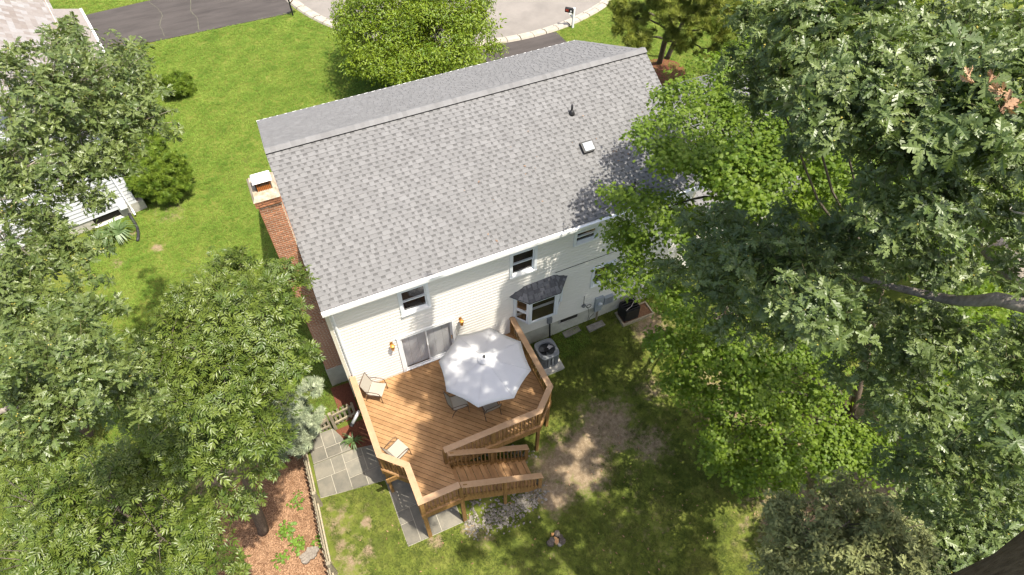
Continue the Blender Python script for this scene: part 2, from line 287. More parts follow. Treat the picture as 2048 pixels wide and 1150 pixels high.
 'D':[(9.19,-6.16,3.03,0.58,1.0),(9.78,-5.75,1.92,0.49,0.55),(9.99,-6.79,3.48,0.78,1.0),(10.78,-6.33,2.14,0.67,0.55),(11.16,-6.76,4.52,0.76,1.0),(12.05,-6.3,3.26,0.65,0.55),(12.04,-7.16,4.52,0.76,1.0),(13.0,-6.73,3.26,0.65,0.55),(9.46,-7.16,2.4,0.73,1.0),(10.15,-6.76,1.08,0.62,0.55),(9.86,-8.21,1.78,0.73,1.0),(10.58,-7.9,0.41,0.62,0.55),(9.32,-7.49,1.48,0.45,1.0),(9.82,-7.22,0.46,0.38,0.55),(10.65,-8.06,2.78,0.99,1.0),(11.65,-7.65,1.13,0.87,0.55),(11.54,-8.83,2.52,0.99,1.0),(12.63,-8.5,0.85,0.87,0.55),(10.56,-8.78,1.6,0.58,1.0),(11.23,-8.55,0.4,0.49,0.55),(12.36,-9.08,2.62,0.85,1.0),(13.4,-8.8,1.12,0.74,0.55),(12.18,-7.64,2.95,0.73,1.0),(13.08,-7.28,1.67,0.62,0.55),(11.3,-7.12,3.04,0.73,1.0),(12.14,-6.72,1.76,0.62,0.55),(12.74,-9.61,3.0,0.76,1.0),(13.77,-9.38,1.61,0.65,0.55),(13.76,-9.36,3.51,0.69,1.0),(14.8,-9.13,2.25,0.59,0.55),(14.81,-9.71,3.6,0.62,1.0),(15.85,-9.52,2.43,0.53,0.55)],
 'F':[(8.18,-10.6,5.25,0.77,1.0),(9.0,-10.42,3.73,0.68,0.55),(8.92,-11.03,5.82,0.91,1.0),(9.95,-10.87,4.13,0.81,0.55),(9.48,-11.65,6.2,0.67,1.0),(10.41,-11.58,4.81,0.59,0.55),(8.19,-11.34,5.36,0.91,1.0),(9.13,-11.22,3.61,0.81,0.55),(7.53,-10.98,4.76,0.61,1.0),(8.17,-10.85,3.42,0.53,0.55),(8.91,-11.92,5.81,0.67,1.0),(9.78,-11.88,4.39,0.59,0.55),(8.34,-10.1,5.02,0.37,1.0),(8.86,-9.95,4.06,0.31,0.55),(9.44,-12.23,6.4,0.45,1.0),(10.19,-12.22,5.28,0.39,0.55)],
 'G':[(5.98,17.67,2.47,1.34,1.0),(6.38,19.77,1.25,1.15,0.55),(7.81,17.26,2.78,1.59,1.0),(8.41,19.63,1.41,1.37,0.55),(9.29,15.66,2.76,1.56,1.0),(10.01,17.91,1.38,1.35,0.55),(10.9,15.14,2.91,1.2,1.0),(11.59,16.94,1.8,1.02,0.55),(6.3,15.77,1.85,1.32,1.0),(6.73,17.75,0.58,1.13,0.55),(7.83,14.59,2.15,1.54,1.0),(8.43,16.76,0.72,1.33,0.55),(9.59,13.89,2.23,1.3,1.0),(10.24,15.75,0.98,1.11,0.55),(5.47,16.53,1.49,0.86,1.0),(5.73,17.98,0.56,0.72,0.55),(6.87,14.2,1.56,0.71,1.0),(7.18,15.42,0.72,0.59,0.55),(11.32,14.01,2.25,0.48,1.0),(11.71,14.96,1.62,0.4,0.55),(5.71,19.15,2.81,0.74,1.0),(5.95,20.58,2.04,0.62,0.55),(9.54,17.53,3.54,1.59,1.0),(10.27,19.93,2.23,1.37,0.55),(7.39,18.71,3.68,1.59,1.0),(7.95,21.2,2.38,1.37,0.55),(11.32,16.72,3.55,1.1,1.0),(11.98,18.48,2.57,0.93,0.55),(8.46,13.69,1.71,0.71,1.0),(8.83,14.88,0.88,0.59,0.55)],
 'H':[(18.15,12.57,2.83,0.98,1.0),(19.15,11.5,3.66,0.95,1.0),(20.58,10.64,3.52,1.07,1.0),(18.25,11.58,2.15,0.73,1.0),(19.95,10.91,2.23,0.73,1.0),(21.86,10.79,3.41,0.96,1.0),(22.15,10.13,2.39,0.68,1.0),(18.8,12.14,4.64,0.93,1.0),(20.37,10.89,4.9,0.92,1.0),(17.79,13.26,3.2,0.61,1.0),(21.38,10.13,1.5,0.62,1.0)],
}
BLOBS["shade"]=[(6.09,-7.64,17.23,0.38,0.8),(6.63,-8.07,16.03,0.46,0.8),(6.78,-7.91,17.15,0.47,0.8),(6.51,-6.84,15.57,0.3,0.8),(6.65,-5.84,17.14,0.32,0.8),(7.02,-7.12,14.79,0.48,0.8),(7.56,-6.58,17.27,0.37,0.8),(7.44,-6.05,17.32,0.5,0.8),(7.71,-6.31,14.5,0.48,0.8),(4.66,-10.13,15.01,0.45,0.8),(5.13,-10.03,16.68,0.39,0.8),(5.06,-9.01,16.54,0.45,0.8),(5.9,-9.85,16.44,0.36,0.8),(6.01,-9.12,16.17,0.35,0.8),(6.47,-10.6,16.11,0.32,0.8),(6.45,-9.72,15.89,0.35,0.8),(6.18,-8.95,15.54,0.45,0.8),(6.97,-9.33,14.84,0.35,0.8),(7.16,-9.25,16.49,0.31,0.8),(8.24,-10.87,16.73,0.33,0.8),(7.76,-9.5,15.52,0.31,0.8),(8.64,-10.64,16.63,0.38,0.8),(8.65,-10.01,16.26,0.46,0.8),(8.81,-9.52,13.21,0.47,0.8),(8.52,-8.06,10.85,0.35,0.8),(9.39,-9.04,15.98,0.32,0.8),(9.06,-4.82,14.18,0.34,0.8),(8.9,-4.84,15.23,0.45,0.8),(8.94,-4.74,16.21,0.37,0.8),(9.51,-4.29,12.78,0.34,0.8),(9.53,-4.63,14.87,0.46,0.8),(9.82,-4.97,16.47,0.32,0.8),(10.1,-3.85,12.0,0.34,0.8),(10.73,-5.09,16.21,0.48,0.8),(11.4,-4.64,14.78,0.38,0.8),(11.59,-5.06,16.18,0.42,0.8),(10.79,-3.92,14.39,0.45,0.8),(5.17,-14.04,11.21,0.43,0.8),(5.75,-11.76,14.76,0.45,0.8),(5.53,-9.35,13.48,0.31,0.8),(6.22,-13.37,11.34,0.38,0.8),(6.56,-13.17,13.79,0.41,0.8),(6.28,-11.88,12.5,0.32,0.8),(6.36,-10.93,12.86,0.44,0.8),(6.57,-10.67,13.55,0.34,0.8),(6.68,-9.6,14.35,0.39,0.8),(6.25,-8.35,12.53,0.34,0.8),(6.7,-8.15,15.1,0.46,0.8),(6.86,-7.13,15.14,0.33,0.8),(6.6,-13.43,9.7,0.46,0.8),(7.48,-14.12,13.87,0.32,0.8),(7.13,-12.63,12.68,0.4,0.8),(7.22,-11.99,12.76,0.45,0.8),(7.64,-11.6,14.52,0.37,0.8),(7.56,-10.77,15.08,0.32,0.8),(7.8,-9.59,14.59,0.32,0.8),(7.6,-9.09,14.9,0.34,0.8),(7.78,-8.2,14.86,0.44,0.8),(7.65,-7.04,14.17,0.37,0.8),(7.76,-14.03,11.04,0.32,0.8),(7.99,-13.6,12.14,0.5,0.8),(8.6,-13.14,13.38,0.31,0.8),(8.36,-12.13,13.15,0.41,0.8),(8.44,-11.33,13.49,0.45,0.8),(8.06,-9.99,12.25,0.4,0.8),(7.79,-8.81,10.96,0.34,0.8),(7.9,-8.07,11.84,0.33,0.8),(7.66,-6.54,10.61,0.33,0.8),(8.72,-6.84,14.34,0.43,0.8),(9.0,-14.46,12.9,0.42,0.8),(9.5,-14.41,14.43,0.5,0.8),(9.11,-13.01,13.09,0.38,0.8),(9.28,-12.26,14.27,0.47,0.8),(9.22,-11.01,13.32,0.32,0.8),(8.51,-9.56,11.09,0.46,0.8),(8.99,-9.18,12.29,0.44,0.8),(8.17,-6.22,9.22,0.46,0.8),(9.39,-7.19,14.08,0.35,0.8),(9.62,-14.38,11.61,0.38,0.8),(9.48,-12.63,10.34,0.36,0.8),(8.99,-11.3,9.25,0.37,0.8),(9.68,-11.65,12.23,0.35,0.8),(9.71,-10.55,11.16,0.32,0.8),(10.57,-10.6,14.33,0.4,0.8),(10.38,-9.65,14.36,0.39,0.8),(9.59,-8.15,11.36,0.42,0.8),(8.79,-5.84,8.23,0.44,0.8),(10.15,-7.27,14.8,0.41,0.8),(11.23,-15.2,14.64,0.5,0.8),(11.23,-14.36,14.71,0.4,0.8),(10.2,-11.9,10.22,0.42,0.8),(9.98,-10.48,8.34,0.42,0.8),(10.53,-10.67,12.24,0.47,0.8),(10.74,-9.63,11.68,0.32,0.8),(10.65,-9.16,12.0,0.46,0.8),(10.77,-8.06,12.66,0.49,0.8),(11.2,-7.91,14.39,0.32,0.8),(9.47,-4.4,6.78,0.31,0.8),(11.21,-13.49,9.1,0.45,0.8),(10.82,-12.23,8.1,0.35,0.8),(11.28,-12.16,11.13,0.43,0.8),(11.13,-10.93,10.43,0.45,0.8),(11.63,-10.84,12.25,0.3,0.8),(11.97,-10.11,13.05,0.45,0.8),(12.04,-9.55,13.45,0.35,0.8),(12.58,-8.82,14.78,0.39,0.8),(11.7,-7.32,12.44,0.5,0.8),(11.63,-6.15,11.74,0.41,0.8),(11.71,-12.22,8.72,0.47,0.8),(11.14,-10.86,6.9,0.45,0.8),(11.64,-10.35,8.09,0.39,0.8),(11.47,-9.04,6.85,0.33,0.8),(12.42,-9.84,11.86,0.41,0.8),(12.87,-9.31,13.84,0.38,0.8),(11.78,-6.69,8.51,0.31,0.8),(12.24,-6.19,11.21,0.34,0.8),(5.77,-5.1,17.08,0.47,0.8),(5.49,-6.4,16.78,0.35,0.8),(5.62,-6.56,16.75,0.5,0.8),(6.1,-5.85,16.13,0.49,0.8),(5.82,-6.17,16.47,0.46,0.8),(5.33,-8.24,15.99,0.32,0.8),(5.47,-8.3,16.37,0.43,0.8),(6.03,-8.54,16.28,0.37,0.8),(5.85,-8.7,16.46,0.46,0.8),(5.33,-9.3,16.54,0.49,0.8),(5.01,-9.18,16.35,0.4,0.8),(5.62,-9.69,16.4,0.42,0.8),(5.73,-9.92,16.91,0.38,0.8),(4.77,-9.29,14.33,0.39,0.8),(4.66,-9.64,14.73,0.3,0.8),(6.31,-8.58,15.72,0.44,0.8),(6.04,-8.77,15.72,0.46,0.8),(6.77,-8.96,15.96,0.48,0.8),(6.65,-8.95,15.9,0.39,0.8),(5.74,-10.61,16.93,0.33,0.8),(5.16,-10.16,15.83,0.43,0.8),(5.81,-7.87,15.96,0.39,0.8),(5.63,-8.1,16.19,0.32,0.8),(6.39,-7.29,11.53,0.45,0.8),(6.52,-7.72,12.06,0.3,0.8),(8.66,-8.17,14.89,0.32,0.8),(8.73,-8.45,15.78,0.45,0.8)]

# base colours
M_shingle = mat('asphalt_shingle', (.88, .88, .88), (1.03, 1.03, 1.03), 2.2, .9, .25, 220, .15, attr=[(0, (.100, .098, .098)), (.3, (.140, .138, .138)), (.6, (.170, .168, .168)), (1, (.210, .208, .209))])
M_shingle_dark = mat('dark_asphalt_shingle', (.9, .9, .9), (1.1, 1.1, 1.1), 50, .9, .25, 200, .15, attr=[(0, (.05, .05, .055)), (.5, (.11, .11, .118)), (1, (.17, .17, .18))])
M_ridgevent = mat('ridge_vent', (.03, .03, .03), (.04, .04, .04), rough=.8)
M_siding = mat('cream_vinyl', (.69, .665, .615), (.73, .705, .655), 1.5, .5, .05, 30, .3, stretch=(.3, 1, 4))
M_white = mat('white_paint', (.74, .74, .73), (.80, .80, .79), 3, .45, spec=.4)
M_trim = mat('window_vinyl', (.66, .69, .72), (.72, .75, .78), 3, .4, spec=.4)
M_corner = mat('cream_trim', (.55, .52, .42), (.62, .59, .49), 2, .5)
M_found = mat('parged_foundation', (.36, .35, .29), (.50, .49, .42), 3, .9, .3, 25)
M_dark = mat('dark_interior', (.02, .018, .016), (.035, .03, .025), 2, .9)
M_warm = mat('dim_room', (.05, .035, .02), (.08, .06, .03), 1.5, .9)
M_blind = mat('vertical_blind', (.55, .56, .57), (.62, .62, .62), 2, .7, rnd=.06)
M_glass = glass_mat('window_glass')
M_brick = mat('brick', (.27, .115, .06), (.39, .18, .098), 14, .9, .4, 60, rnd=.28)
M_mortar = mat('mortar', (.50, .44, .35), (.60, .54, .44), 20, .95, .3, 60)
M_crown = mat('stained_mortar_crown', (.46, .41, .33), (.24, .18, .12), 7, .95, .4, 30)
M_galv = mat('galvanized_cap', (.74, .75, .76), (.80, .80, .80), 2, .5, metal=.1)
M_terra = mat('clay_flue', (.45, .14, .03), (.56, .2, .05), 8, .8)
M_black = mat('black_metal', (.012, .012, .013), (.022, .022, .023), 10, .45)
M_rubber = mat('black_pipe', (.02, .02, .022), (.035, .035, .037), 10, .5)
M_deck = mat('composite_decking', (.24, .132, .056), (.355, .208, .098), 2.4, .6, .12, 40, .25, stretch=(1, 1, 1), rnd=.13)
M_cap = mat('rail_cap_composite', (.33, .212, .12), (.39, .255, .152), 5, .6, .1, 40, .25, rnd=.05)
M_cedar = mat('stained_wood', (.155, .078, .022), (.30, .17, .058), 9, .7, .25, 40, stretch=(3, 3, .5), rnd=.2)
M_grayw = mat('weathered_wood', (.21, .175, .115), (.36, .31, .22), 8, .85, .3, 40, stretch=(3, 3, .4), rnd=.22)
M_flag = mat('bluestone', (.115, .11, .09), (.20, .18, .14), 2.2, .8, .25, 30, rnd=.25)
M_joint = mat('stone_joint', (.27, .25, .2), (.34, .31, .25), 12, .9, .2, 60)
M_canvas = mat('umbrella_canvas', (.46, .46, .465), (.50, .50, .505), 2, .8, .05, 120)
M_sling = mat('sling_mesh', (.30, .275, .23), (.345, .315, .265), 60, .8, .1, 200)
M_bronze = mat('bronze_frame', (.10, .065, .045), (.14, .09, .06), 20, .4, metal=.4)
M_brass = mat('brass', (.62, .30, .07), (.72, .38, .1), 20, .3, metal=.7)
M_acgray = mat('ac_gray_metal', (.17, .18, .19), (.21, .22, .23), 6, .5, spec=.4)
M_acdark = mat('ac_dark_slats', (.055, .06, .065), (.07, .075, .08), 6, .5)
M_elec = mat('electric_gray', (.26, .29, .31), (.32, .35, .37), 6, .5)
M_conc = mat('concrete', (.34, .32, .28), (.46, .44, .39), 6, .9, .3, 40)
M_bark = mat('tree_bark', (.06, .048, .036), (.15, .125, .10), 6, .95, .9, 14, stretch=(4, 4, .8))
M_barkg = mat('gray_bark', (.16, .135, .11), (.34, .30, .25), 6, .95, .9, 14, stretch=(3, 3, .8))
M_twig = mat('dead_twig', (.30, .27, .24), (.45, .42, .38), 9, .9)
M_mulch = mat('mulch_bed', (.095, .048, .026), (.22, .125, .07), 14, .95, .8, 40)
M_redmulch = mat('red_mulch', (.09, .03, .017), (.18, .065, .035), 18, .95, .8, 40)
M_rock = mat('river_stone', (.13, .115, .092), (.27, .245, .205), 3, .8, .2, 40, rnd=.4)
M_asph = mat('driveway_asphalt', (.042, .036, .033), (.072, .062, .057), 1.2, .85, .3, 60, stretch=(.35, 1.6, 1))
M_street = mat('street_asphalt', (.165, .15, .135), (.215, .195, .175), .9, .9, .3, 60)
M_curb = mat('curb_concrete', (.27, .24, .20), (.37, .335, .285), 2.5, .9, .3, 40)
M_wsiding = mat('white_vinyl', (.50, .51, .53), (.56, .57, .59), 1.5, .5)
M_nroof = mat('weathered_shingle', (.9, .9, .9), (1.1, 1.07, 1.04), 9, .9, .2, 120, attr=[(0, (.19, .165, .15)), (.5, (.235, .215, .205)), (1, (.27, .265, .265))])
M_silver = mat('brushed_silver', (.55, .55, .56), (.65, .65, .66), 9, .35, metal=.6)

# ================================================================ ground
DIRT = [(6.5, -4.7, 1.3, 1.05), (5.6, -4.6, 1.0, .9), (8.1, -4.0, 1.3, .85), (9.2, -5.2, .9, .75), (5.2, -5.4, .8, 1.0), (7.4, -4.1, .9, .9), (7.9, -6.0, .5, .45), (8.4, -7.3, .6, .4), (4.7, -5.0, .6, .8), (10.2, -3.4, .9, .55),
        (-1.47, -2.85, .4, .5), (-.98, -3.72, .24, .95), (-1.75, -3.6, .4, .6), (-1.85, -4.8, .4, .7), (-1.2, -4.62, .26, .85), (-2.0, -2.75, .3, .6), (-.2, -2.95, .25, .5), (-1.9, -4.1, .3, .8), (.9, -5.25, .35, .7), (2.4, -5.8, .5, .6), (2.1, -5.3, .35, .8),
        (11.5, -1.3, 1.0, .8), (13.5, -5, 3, .7), (16, -9, 4, .8), (12.5, -9.5, 2.5, .7), (-5, -.5, 1.6, .8), (-5.7, 10.7, .35, .8), (-5.3, 11.3, .2, .6), (-7.3, 10.5, .35, .7), (-4.9, 12.7, 1.0, .55), (-6.6, 12.0, .4, .6), (-5.2, 9.8, .2, .5), (-2.6, 21.2, .3, .4), (10.3, -.6, .5, .4), (-1.8, -4.6, 1.3, .5), (-1.9, -3.2, .8, .5), (-1.3, -3.0, 1.2, .34), (3.5, -8, 2.5, .3), (7.5, -7.5, 2.5, .34), (1.2, -7, 1.5, .22)]
def bare(x, y):
    b = np.zeros_like(x)
    for cx, cy, r, a in DIRT:
        d = ((x - cx) ** 2 + (y - cy) ** 2) / (r * r)
        b = np.maximum(b, a * np.exp(-d * .9))
    return b
def hnoise(x, y, f, seed):
    r = np.random.default_rng(seed)
    v = np.zeros_like(x)
    for k in range(7):
        a = r.uniform(0, 6.283); ff = f * r.uniform(.6, 1.7)
        v += np.sin((x * math.cos(a) + y * math.sin(a)) * ff + r.uniform(0, 6.283))
    return v / 7
xs = np.concatenate([np.arange(-60, -14, 4), np.arange(-14, -8, .5), np.arange(-8, 14, .11), np.arange(14, 30, .6), np.arange(30, 121, 5)])
ys = np.concatenate([np.arange(-60, -12, 4), np.arange(-12, 3, .11), np.arange(3, 34, .25), np.arange(34, 141, 5)])
X, Y = np.meshgrid(xs, ys)
Z = g(X, Y)
nx, ny = len(xs), len(ys)
vid = np.arange(nx * ny).reshape(ny, nx)
F = np.stack([vid[:-1, :-1], vid[:-1, 1:], vid[1:, 1:], vid[1:, :-1]], -1).reshape(-1, 4)
me = bpy.data.meshes.new('ground')
me.from_pydata(np.stack([X, Y, Z + .012 * hnoise(X, Y, 4., 1)], -1).reshape(-1, 3).tolist(), [], F.tolist())
BV = bare(X, Y)
at = me.attributes.new('bare', 'FLOAT', 'POINT'); at.data.foreach_set('value', BV.ravel())
me.polygons.foreach_set('use_smooth', [True] * len(F))
def ground_mat():
    m, nt, b, N, L = nodes('lawn_soil')
    tc = N('ShaderNodeTexCoord')
    def nz(sc, det=5):
        n = N('ShaderNodeTexNoise'); n.inputs['Scale'].default_value = sc; n.inputs['Detail'].default_value = det; n.inputs['Roughness'].default_value = .7
        L(tc.outputs['Object'], n.inputs['Vector']); return n.outputs['Fac']
    gr = ramp(nt, [(.3, (.062, .080, .016)), (.5, (.105, .128, .022)), (.72, (.16, .165, .04))]); L(nz(1.4, 8), gr.inputs[0])
    di = ramp(nt, [(.25, (.12, .086, .052)), (.5, (.205, .152, .096)), (.75, (.32, .25, .168))]); L(nz(9, 8), di.inputs[0])
    at = N('ShaderNodeAttribute'); at.attribute_name = 'bare'
    ad = N('ShaderNodeMath'); ad.operation = 'MULTIPLY_ADD'; ad.inputs[1].default_value = 1.7; ad.inputs[2].default_value = -.85
    L(nz(3.2, 10), ad.inputs[0])
    su = N('ShaderNodeMath'); su.operation = 'ADD'; L(at.outputs['Fac'], su.inputs[0]); L(ad.outputs[0], su.inputs[1])
    mr = N('ShaderNodeMapRange'); mr.inputs['From Min'].default_value = .38; mr.inputs['From Max'].default_value = .74; L(su.outputs[0], mr.inputs['Value'])
    mx = N('ShaderNodeMix'); mx.data_type = 'RGBA'
    L(mr.outputs[0], mx.inputs[0]); L(gr.outputs[0], mx.inputs[6]); L(di.outputs[0], mx.inputs[7]); L(mx.outputs[2], b.inputs['Base Color'])
    b.inputs['Roughness'].default_value = .95; b.inputs['Specular IOR Level'].default_value = .1
    bp = N('ShaderNodeBump'); bp.inputs['Strength'].default_value = .6; bp.inputs['Distance'].default_value = .03
    L(nz(30, 6), bp.inputs['Height']); L(bp.outputs[0], b.inputs['Normal'])
    return m
me.materials.append(ground_mat())
o = bpy.data.objects.new('ground', me); COL.objects.link(o); o['kind'] = 'structure'

def sheet(name, poly, m, dz, zf=None, sub=0):
    bm = bmesh.new()
    bm.faces.new([bm.verts.new((x, y, 0)) for x, y in poly])
    for ax in (0, 1):
        v0, v1 = min(p[ax] for p in poly), max(p[ax] for p in poly)
        stp = max(.3, (v1 - v0) / 24)
        v = v0 + stp
        while v < v1:
            no = (1, 0, 0) if ax == 0 else (0, 1, 0)
            bmesh.ops.bisect_plane(bm, geom=bm.verts[:] + bm.edges[:] + bm.faces[:], plane_co=tuple(v * k for k in no), plane_no=no)
            v += stp
    rim = [e for e in bm.edges if e.is_boundary]
    ex = bmesh.ops.extrude_edge_only(bm, edges=rim)
    low = {e for e in ex['geom'] if isinstance(e, bmesh.types.BMVert)}
    for v in bm.verts: v.co.z = gz(v.co.x, v.co.y) + (dz if v not in low else -.25)
    bmesh.ops.recalc_face_normals(bm, faces=bm.faces[:])
    me_ = bpy.data.meshes.new(name); bm.to_mesh(me_); bm.free(); me_.materials.append(m)
    return obj(name, me_, None, kind='structure')
# street circle, curb, driveways
CX, CY, RR_ = 15.9, 31.2, 11.9
ang = [i * 2 * math.pi / 96 for i in range(96)]
sheet('street', [(CX + RR_ * math.cos(a), CY + RR_ * math.sin(a)) for a in ang], M_street, .03)
mb = MB()
prof = [(0, .034), (.12, .04), (.22, .10), (.34, .13), (.55, .12), (.62, .02)]
for k in range(96):
    a0, a1 = ang[k], ang[(k + 1) % 96]
    q = []
    for a in (a0 + .002, a1 - .0005 if k % 2 else a1 - .002):
        q.append([(CX + (RR_ - .02 + r) * math.cos(a), CY + (RR_ - .02 + r) * math.sin(a), gz(CX + (RR_ + r) * math.cos(a), CY + (RR_ + r) * math.sin(a)) + h) for r, h in prof])
    for i in range(len(prof) - 1):
        mb.add([q[0][i], q[0][i + 1], q[1][i + 1], q[1][i]], [(0, 1, 2, 3)])
obj('curb', mb, M_curb, kind='structure')
sheet('driveway', [(12.4, 18.98), (17.3, 18.72), (17.62, 15), (17.8, 8.4), (12.6, 8.4)], M_asph, .03)
sheet('neighbor_driveway', [(-9.6, 31.4), (-2, 31.9), (3.0, 32.3), (3.35, 31.2), (3.9, 27.2), (3.6, 26.9), (-4.6, 27.0), (-9.6, 26.8)], M_asph, .03)
for pts in ([(-3.9, 31.6), (-3.5, 30.6), (-3.34, 29.77), (-3.6, 28.6), (-3.49, 27.3)], [(-1.65, 31.8), (-1.55, 30.9), (-1.75, 29.6), (-1.5, 28.5), (-1.6, 27.2)]):
    mb = MB()
    for (xa, ya), (xb, yb) in zip(pts, pts[1:]):
        for q in range(4):
            f0, f1 = q / 4, (q + 1) / 4
            w = .012 + .014 * random.random(); jx = random.uniform(-.04, .04)
            A_ = (xa + (xb - xa) * f0, ya + (yb - ya) * f0); B_ = (xa + (xb - xa) * f1 + jx, ya + (yb - ya) * f1)
            mb.add([(A_[0] - w, A_[1], gz(*A_) + .036), (B_[0] - w, B_[1], gz(*B_) + .036), (B_[0] + w, B_[1], gz(*B_) + .036), (A_[0] + w, A_[1], gz(*A_) + .036)], [(3, 2, 1, 0)])
    obj('pavement_crack', mb, mat('weedy_crack', (.075, .072, .058), (.125, .125, .085), 5, .95), bpy.data.objects['neighbor_driveway'])
# mulch beds
sheet('mulch_bed', [(-2.3, -.6), (-2.36, -2.4), (-2.46, -5), (-2.6, -9), (-6.5, -9), (-6.8, -3.5), (-5.2, -1.0), (-3.6, -.2)], M_mulch, .035)
sheet('house_bed', [(-.62, -.04), (-.05, -.03), (-.05, 1.45), (-.75, 1.5), (-.72, .5), (-.3, .2)], M_redmulch, .03)
sheet('pine_bed', [(20.8 + 1.4 * math.cos(i * .42), 12.9 + 1.2 * math.sin(i * .42)) for i in range(15)], M_redmulch, .03)
sheet('deck_bed', [(-1.02, -.2), (.3, -.2), (.3, -1.3), (-.5, -1.3), (-.72, -1.02), (-.95, -.5)], M_redmulch, .03)

# ---------------- patio with flagstones
def patio(name, poly, lift, seed, cell):
    """bluestone slabs clipped to the patio outline; each stone its own object"""
    root = sheet(name, poly, M_joint, lift - .018)
    r = random.Random(seed)
    x0 = min(p[0] for p in poly); x1 = max(p[0] for p in poly); y0 = min(p[1] for p in poly); y1 = max(p[1] for p in poly)
    cells = []
    def split(a, b, c_, d, depth):
        w, h = b - a, d - c_
        if (w <= cell * 1.25 and h <= cell * 1.25) or (depth > 2 and w < cell * 1.6 and h < cell * 1.6 and r.random() < .3):
            cells.append((a, b, c_, d)); return
        if w > h:
            m_ = a + w * r.choice((.38, .5, .62)); split(a, m_, c_, d, depth + 1); split(m_, b, c_, d, depth + 1)
        else:
            m_ = c_ + h * r.choice((.38, .5, .62)); split(a, b, c_, m_, depth + 1); split(a, b, m_, d, depth + 1)
    split(x0, x1, y0, y1, 0)
    def clip(sub, cp):
        out = sub
        n = len(cp)
        ar = sum(cp[i][0] * cp[(i + 1) % n][1] - cp[(i + 1) % n][0] * cp[i][1] for i in range(n))
        c2 = cp if ar > 0 else cp[::-1]
        for i in range(n):
            A, B = c2[i], c2[(i + 1) % n]
            def ins(p): return (B[0] - A[0]) * (p[1] - A[1]) - (B[1] - A[1]) * (p[0] - A[0]) >= 0
            inp, out = out, []
            for j in range(len(inp)):
                P, Q = inp[j - 1], inp[j]
                if ins(P) != ins(Q):
                    d1 = (B[0] - A[0]) * (P[1] - A[1]) - (B[1] - A[1]) * (P[0] - A[0]); d2 = (B[0] - A[0]) * (Q[1] - A[1]) - (B[1] - A[1]) * (Q[0] - A[0])
                    t = d1 / (d1 - d2); out.append((P[0] + t * (Q[0] - P[0]), P[1] + t * (Q[1] - P[1])))
                if ins(Q): out.append(Q)
            if not out: return []
        return out
    for a, b, c_, d in cells:
        e = .014
        pl = clip([(a + e, c_ + e), (b - e, c_ + e), (b - e, d - e), (a + e, d - e)], poly)
        if len(pl) < 3: continue
        dz = lift + r.uniform(-.004, .006)
        mb = MB(); mb.prism(pl, lambda x, y: gz(x, y) + lift - .04, lambda x, y: gz(x, y) + dz)
        obj('flagstone', mb, M_flag, root)
    return root
patio('patio_step', [(-2.06, -1.1), (-.72, -1.1), (-.92, -.5), (-1.1, -.14), (-2.02, -.14)], .12, 4, .62)
patio('patio', [(-2.16, -2.3), (-.66, -2.50), (.02, -2.6), (.02, -1.25), (-.6, -1.12), (-2.08, -1.12)], .05, 9, .62)
patio('deck_patio', [(.03, -5.02), (1.95, -5.02), (1.95, -.3), (.03, -.3)], .045, 13, .75)

# ================================================================ the house
LX, HS, OV, ZE, ZR, GA = 12.9, 4.307, .33, 5.03, 7.24, .035
GZ = -1.75
house = thing('house', 'cream-sided two-storey house with gray shingle roof and brick chimney in the middle', 'house', (LX / 2, HS, -1.5))
P_ = math.atan2(ZR - ZE, HS + OV)
SLOPE = math.hypot(HS + OV, ZR - ZE)
def spt(side, x, s, h):          # side -1 rear slope, +1 front slope; s metres down from the ridge
    return (x, HS + side * (s * math.cos(P_) + h * math.sin(P_)), ZR - s * math.sin(P_) + h * math.cos(P_))
# walls
OPEN = dict(door=(1.85, 3.87, .02, 2.09), w1=(2.2, 3.14, 3.16, 4.36), w2=(5.92, 6.85, 3.15, 4.33), w3=(8.22, 9.12, 3.68, 4.33), w4=(9.15, 10.08, 1.0, 2.06), bay=(6.2, 7.8, .85, 1.95))
def bands(z0, z1, x0, x1):
    cut = [o for o in OPEN.values() if o[2] < z1 - 1e-6 and o[3] > z0 + 1e-6]
    iv = [(x0, x1)]
    for a, b, _, _ in cut:
        iv = [q for (u, v) in iv for q in ((u, min(v, a)), (max(u, b), v)) if q[1] - q[0] > .01]
    return iv
mb = MB()
zs = sorted({-.43, 4.9} | {v for o in OPEN.values() for v in o[2:]})
for z0, z1 in zip(zs, zs[1:]):
    for a, b in bands(z0, z1, .02, LX - .02): mb.box(a, b, .012, .1, z0, z1)
rear = obj('rear_wall', mb, M_siding, house)
PITCH = .1524
k = 0
z = -.44
while z < 4.88:
    zt = min(z + PITCH + .012, 4.9)
    for a, b in bands(z + .01, zt - .02, .1, LX - .1):
        mb = MB()
        zb1, zb2 = z + (zt - z) * .52, z + (zt - z) * .70
        mb.add([(a, -.016, z), (b, -.016, z), (b, -.016, zb1), (a, -.016, zb1), (b, -.004, zb2), (a, -.004, zb2), (b, .002, zt), (a, .002, zt), (a, .0115, z), (b, .0115, z)], [(0, 1, 2, 3), (3, 2, 4, 5), (5, 4, 6, 7), (8, 9, 1, 0), (8, 0, 3, 5, 7), (9, 6, 4, 2, 1)])
        obj('siding_board', mb, M_siding, rear)
    z += PITCH
mb = MB()
for y0, y1 in ((.1, 2 * HS - .1),):
    mb.box(.02, .14, y0, y1, -.43, 4.9); mb.box(LX - .14, LX - .02, y0, y1, -.43, 4.9)
mb.box(.02, LX - .02, 2 * HS - .1, 2 * HS, -.43, 4.9)
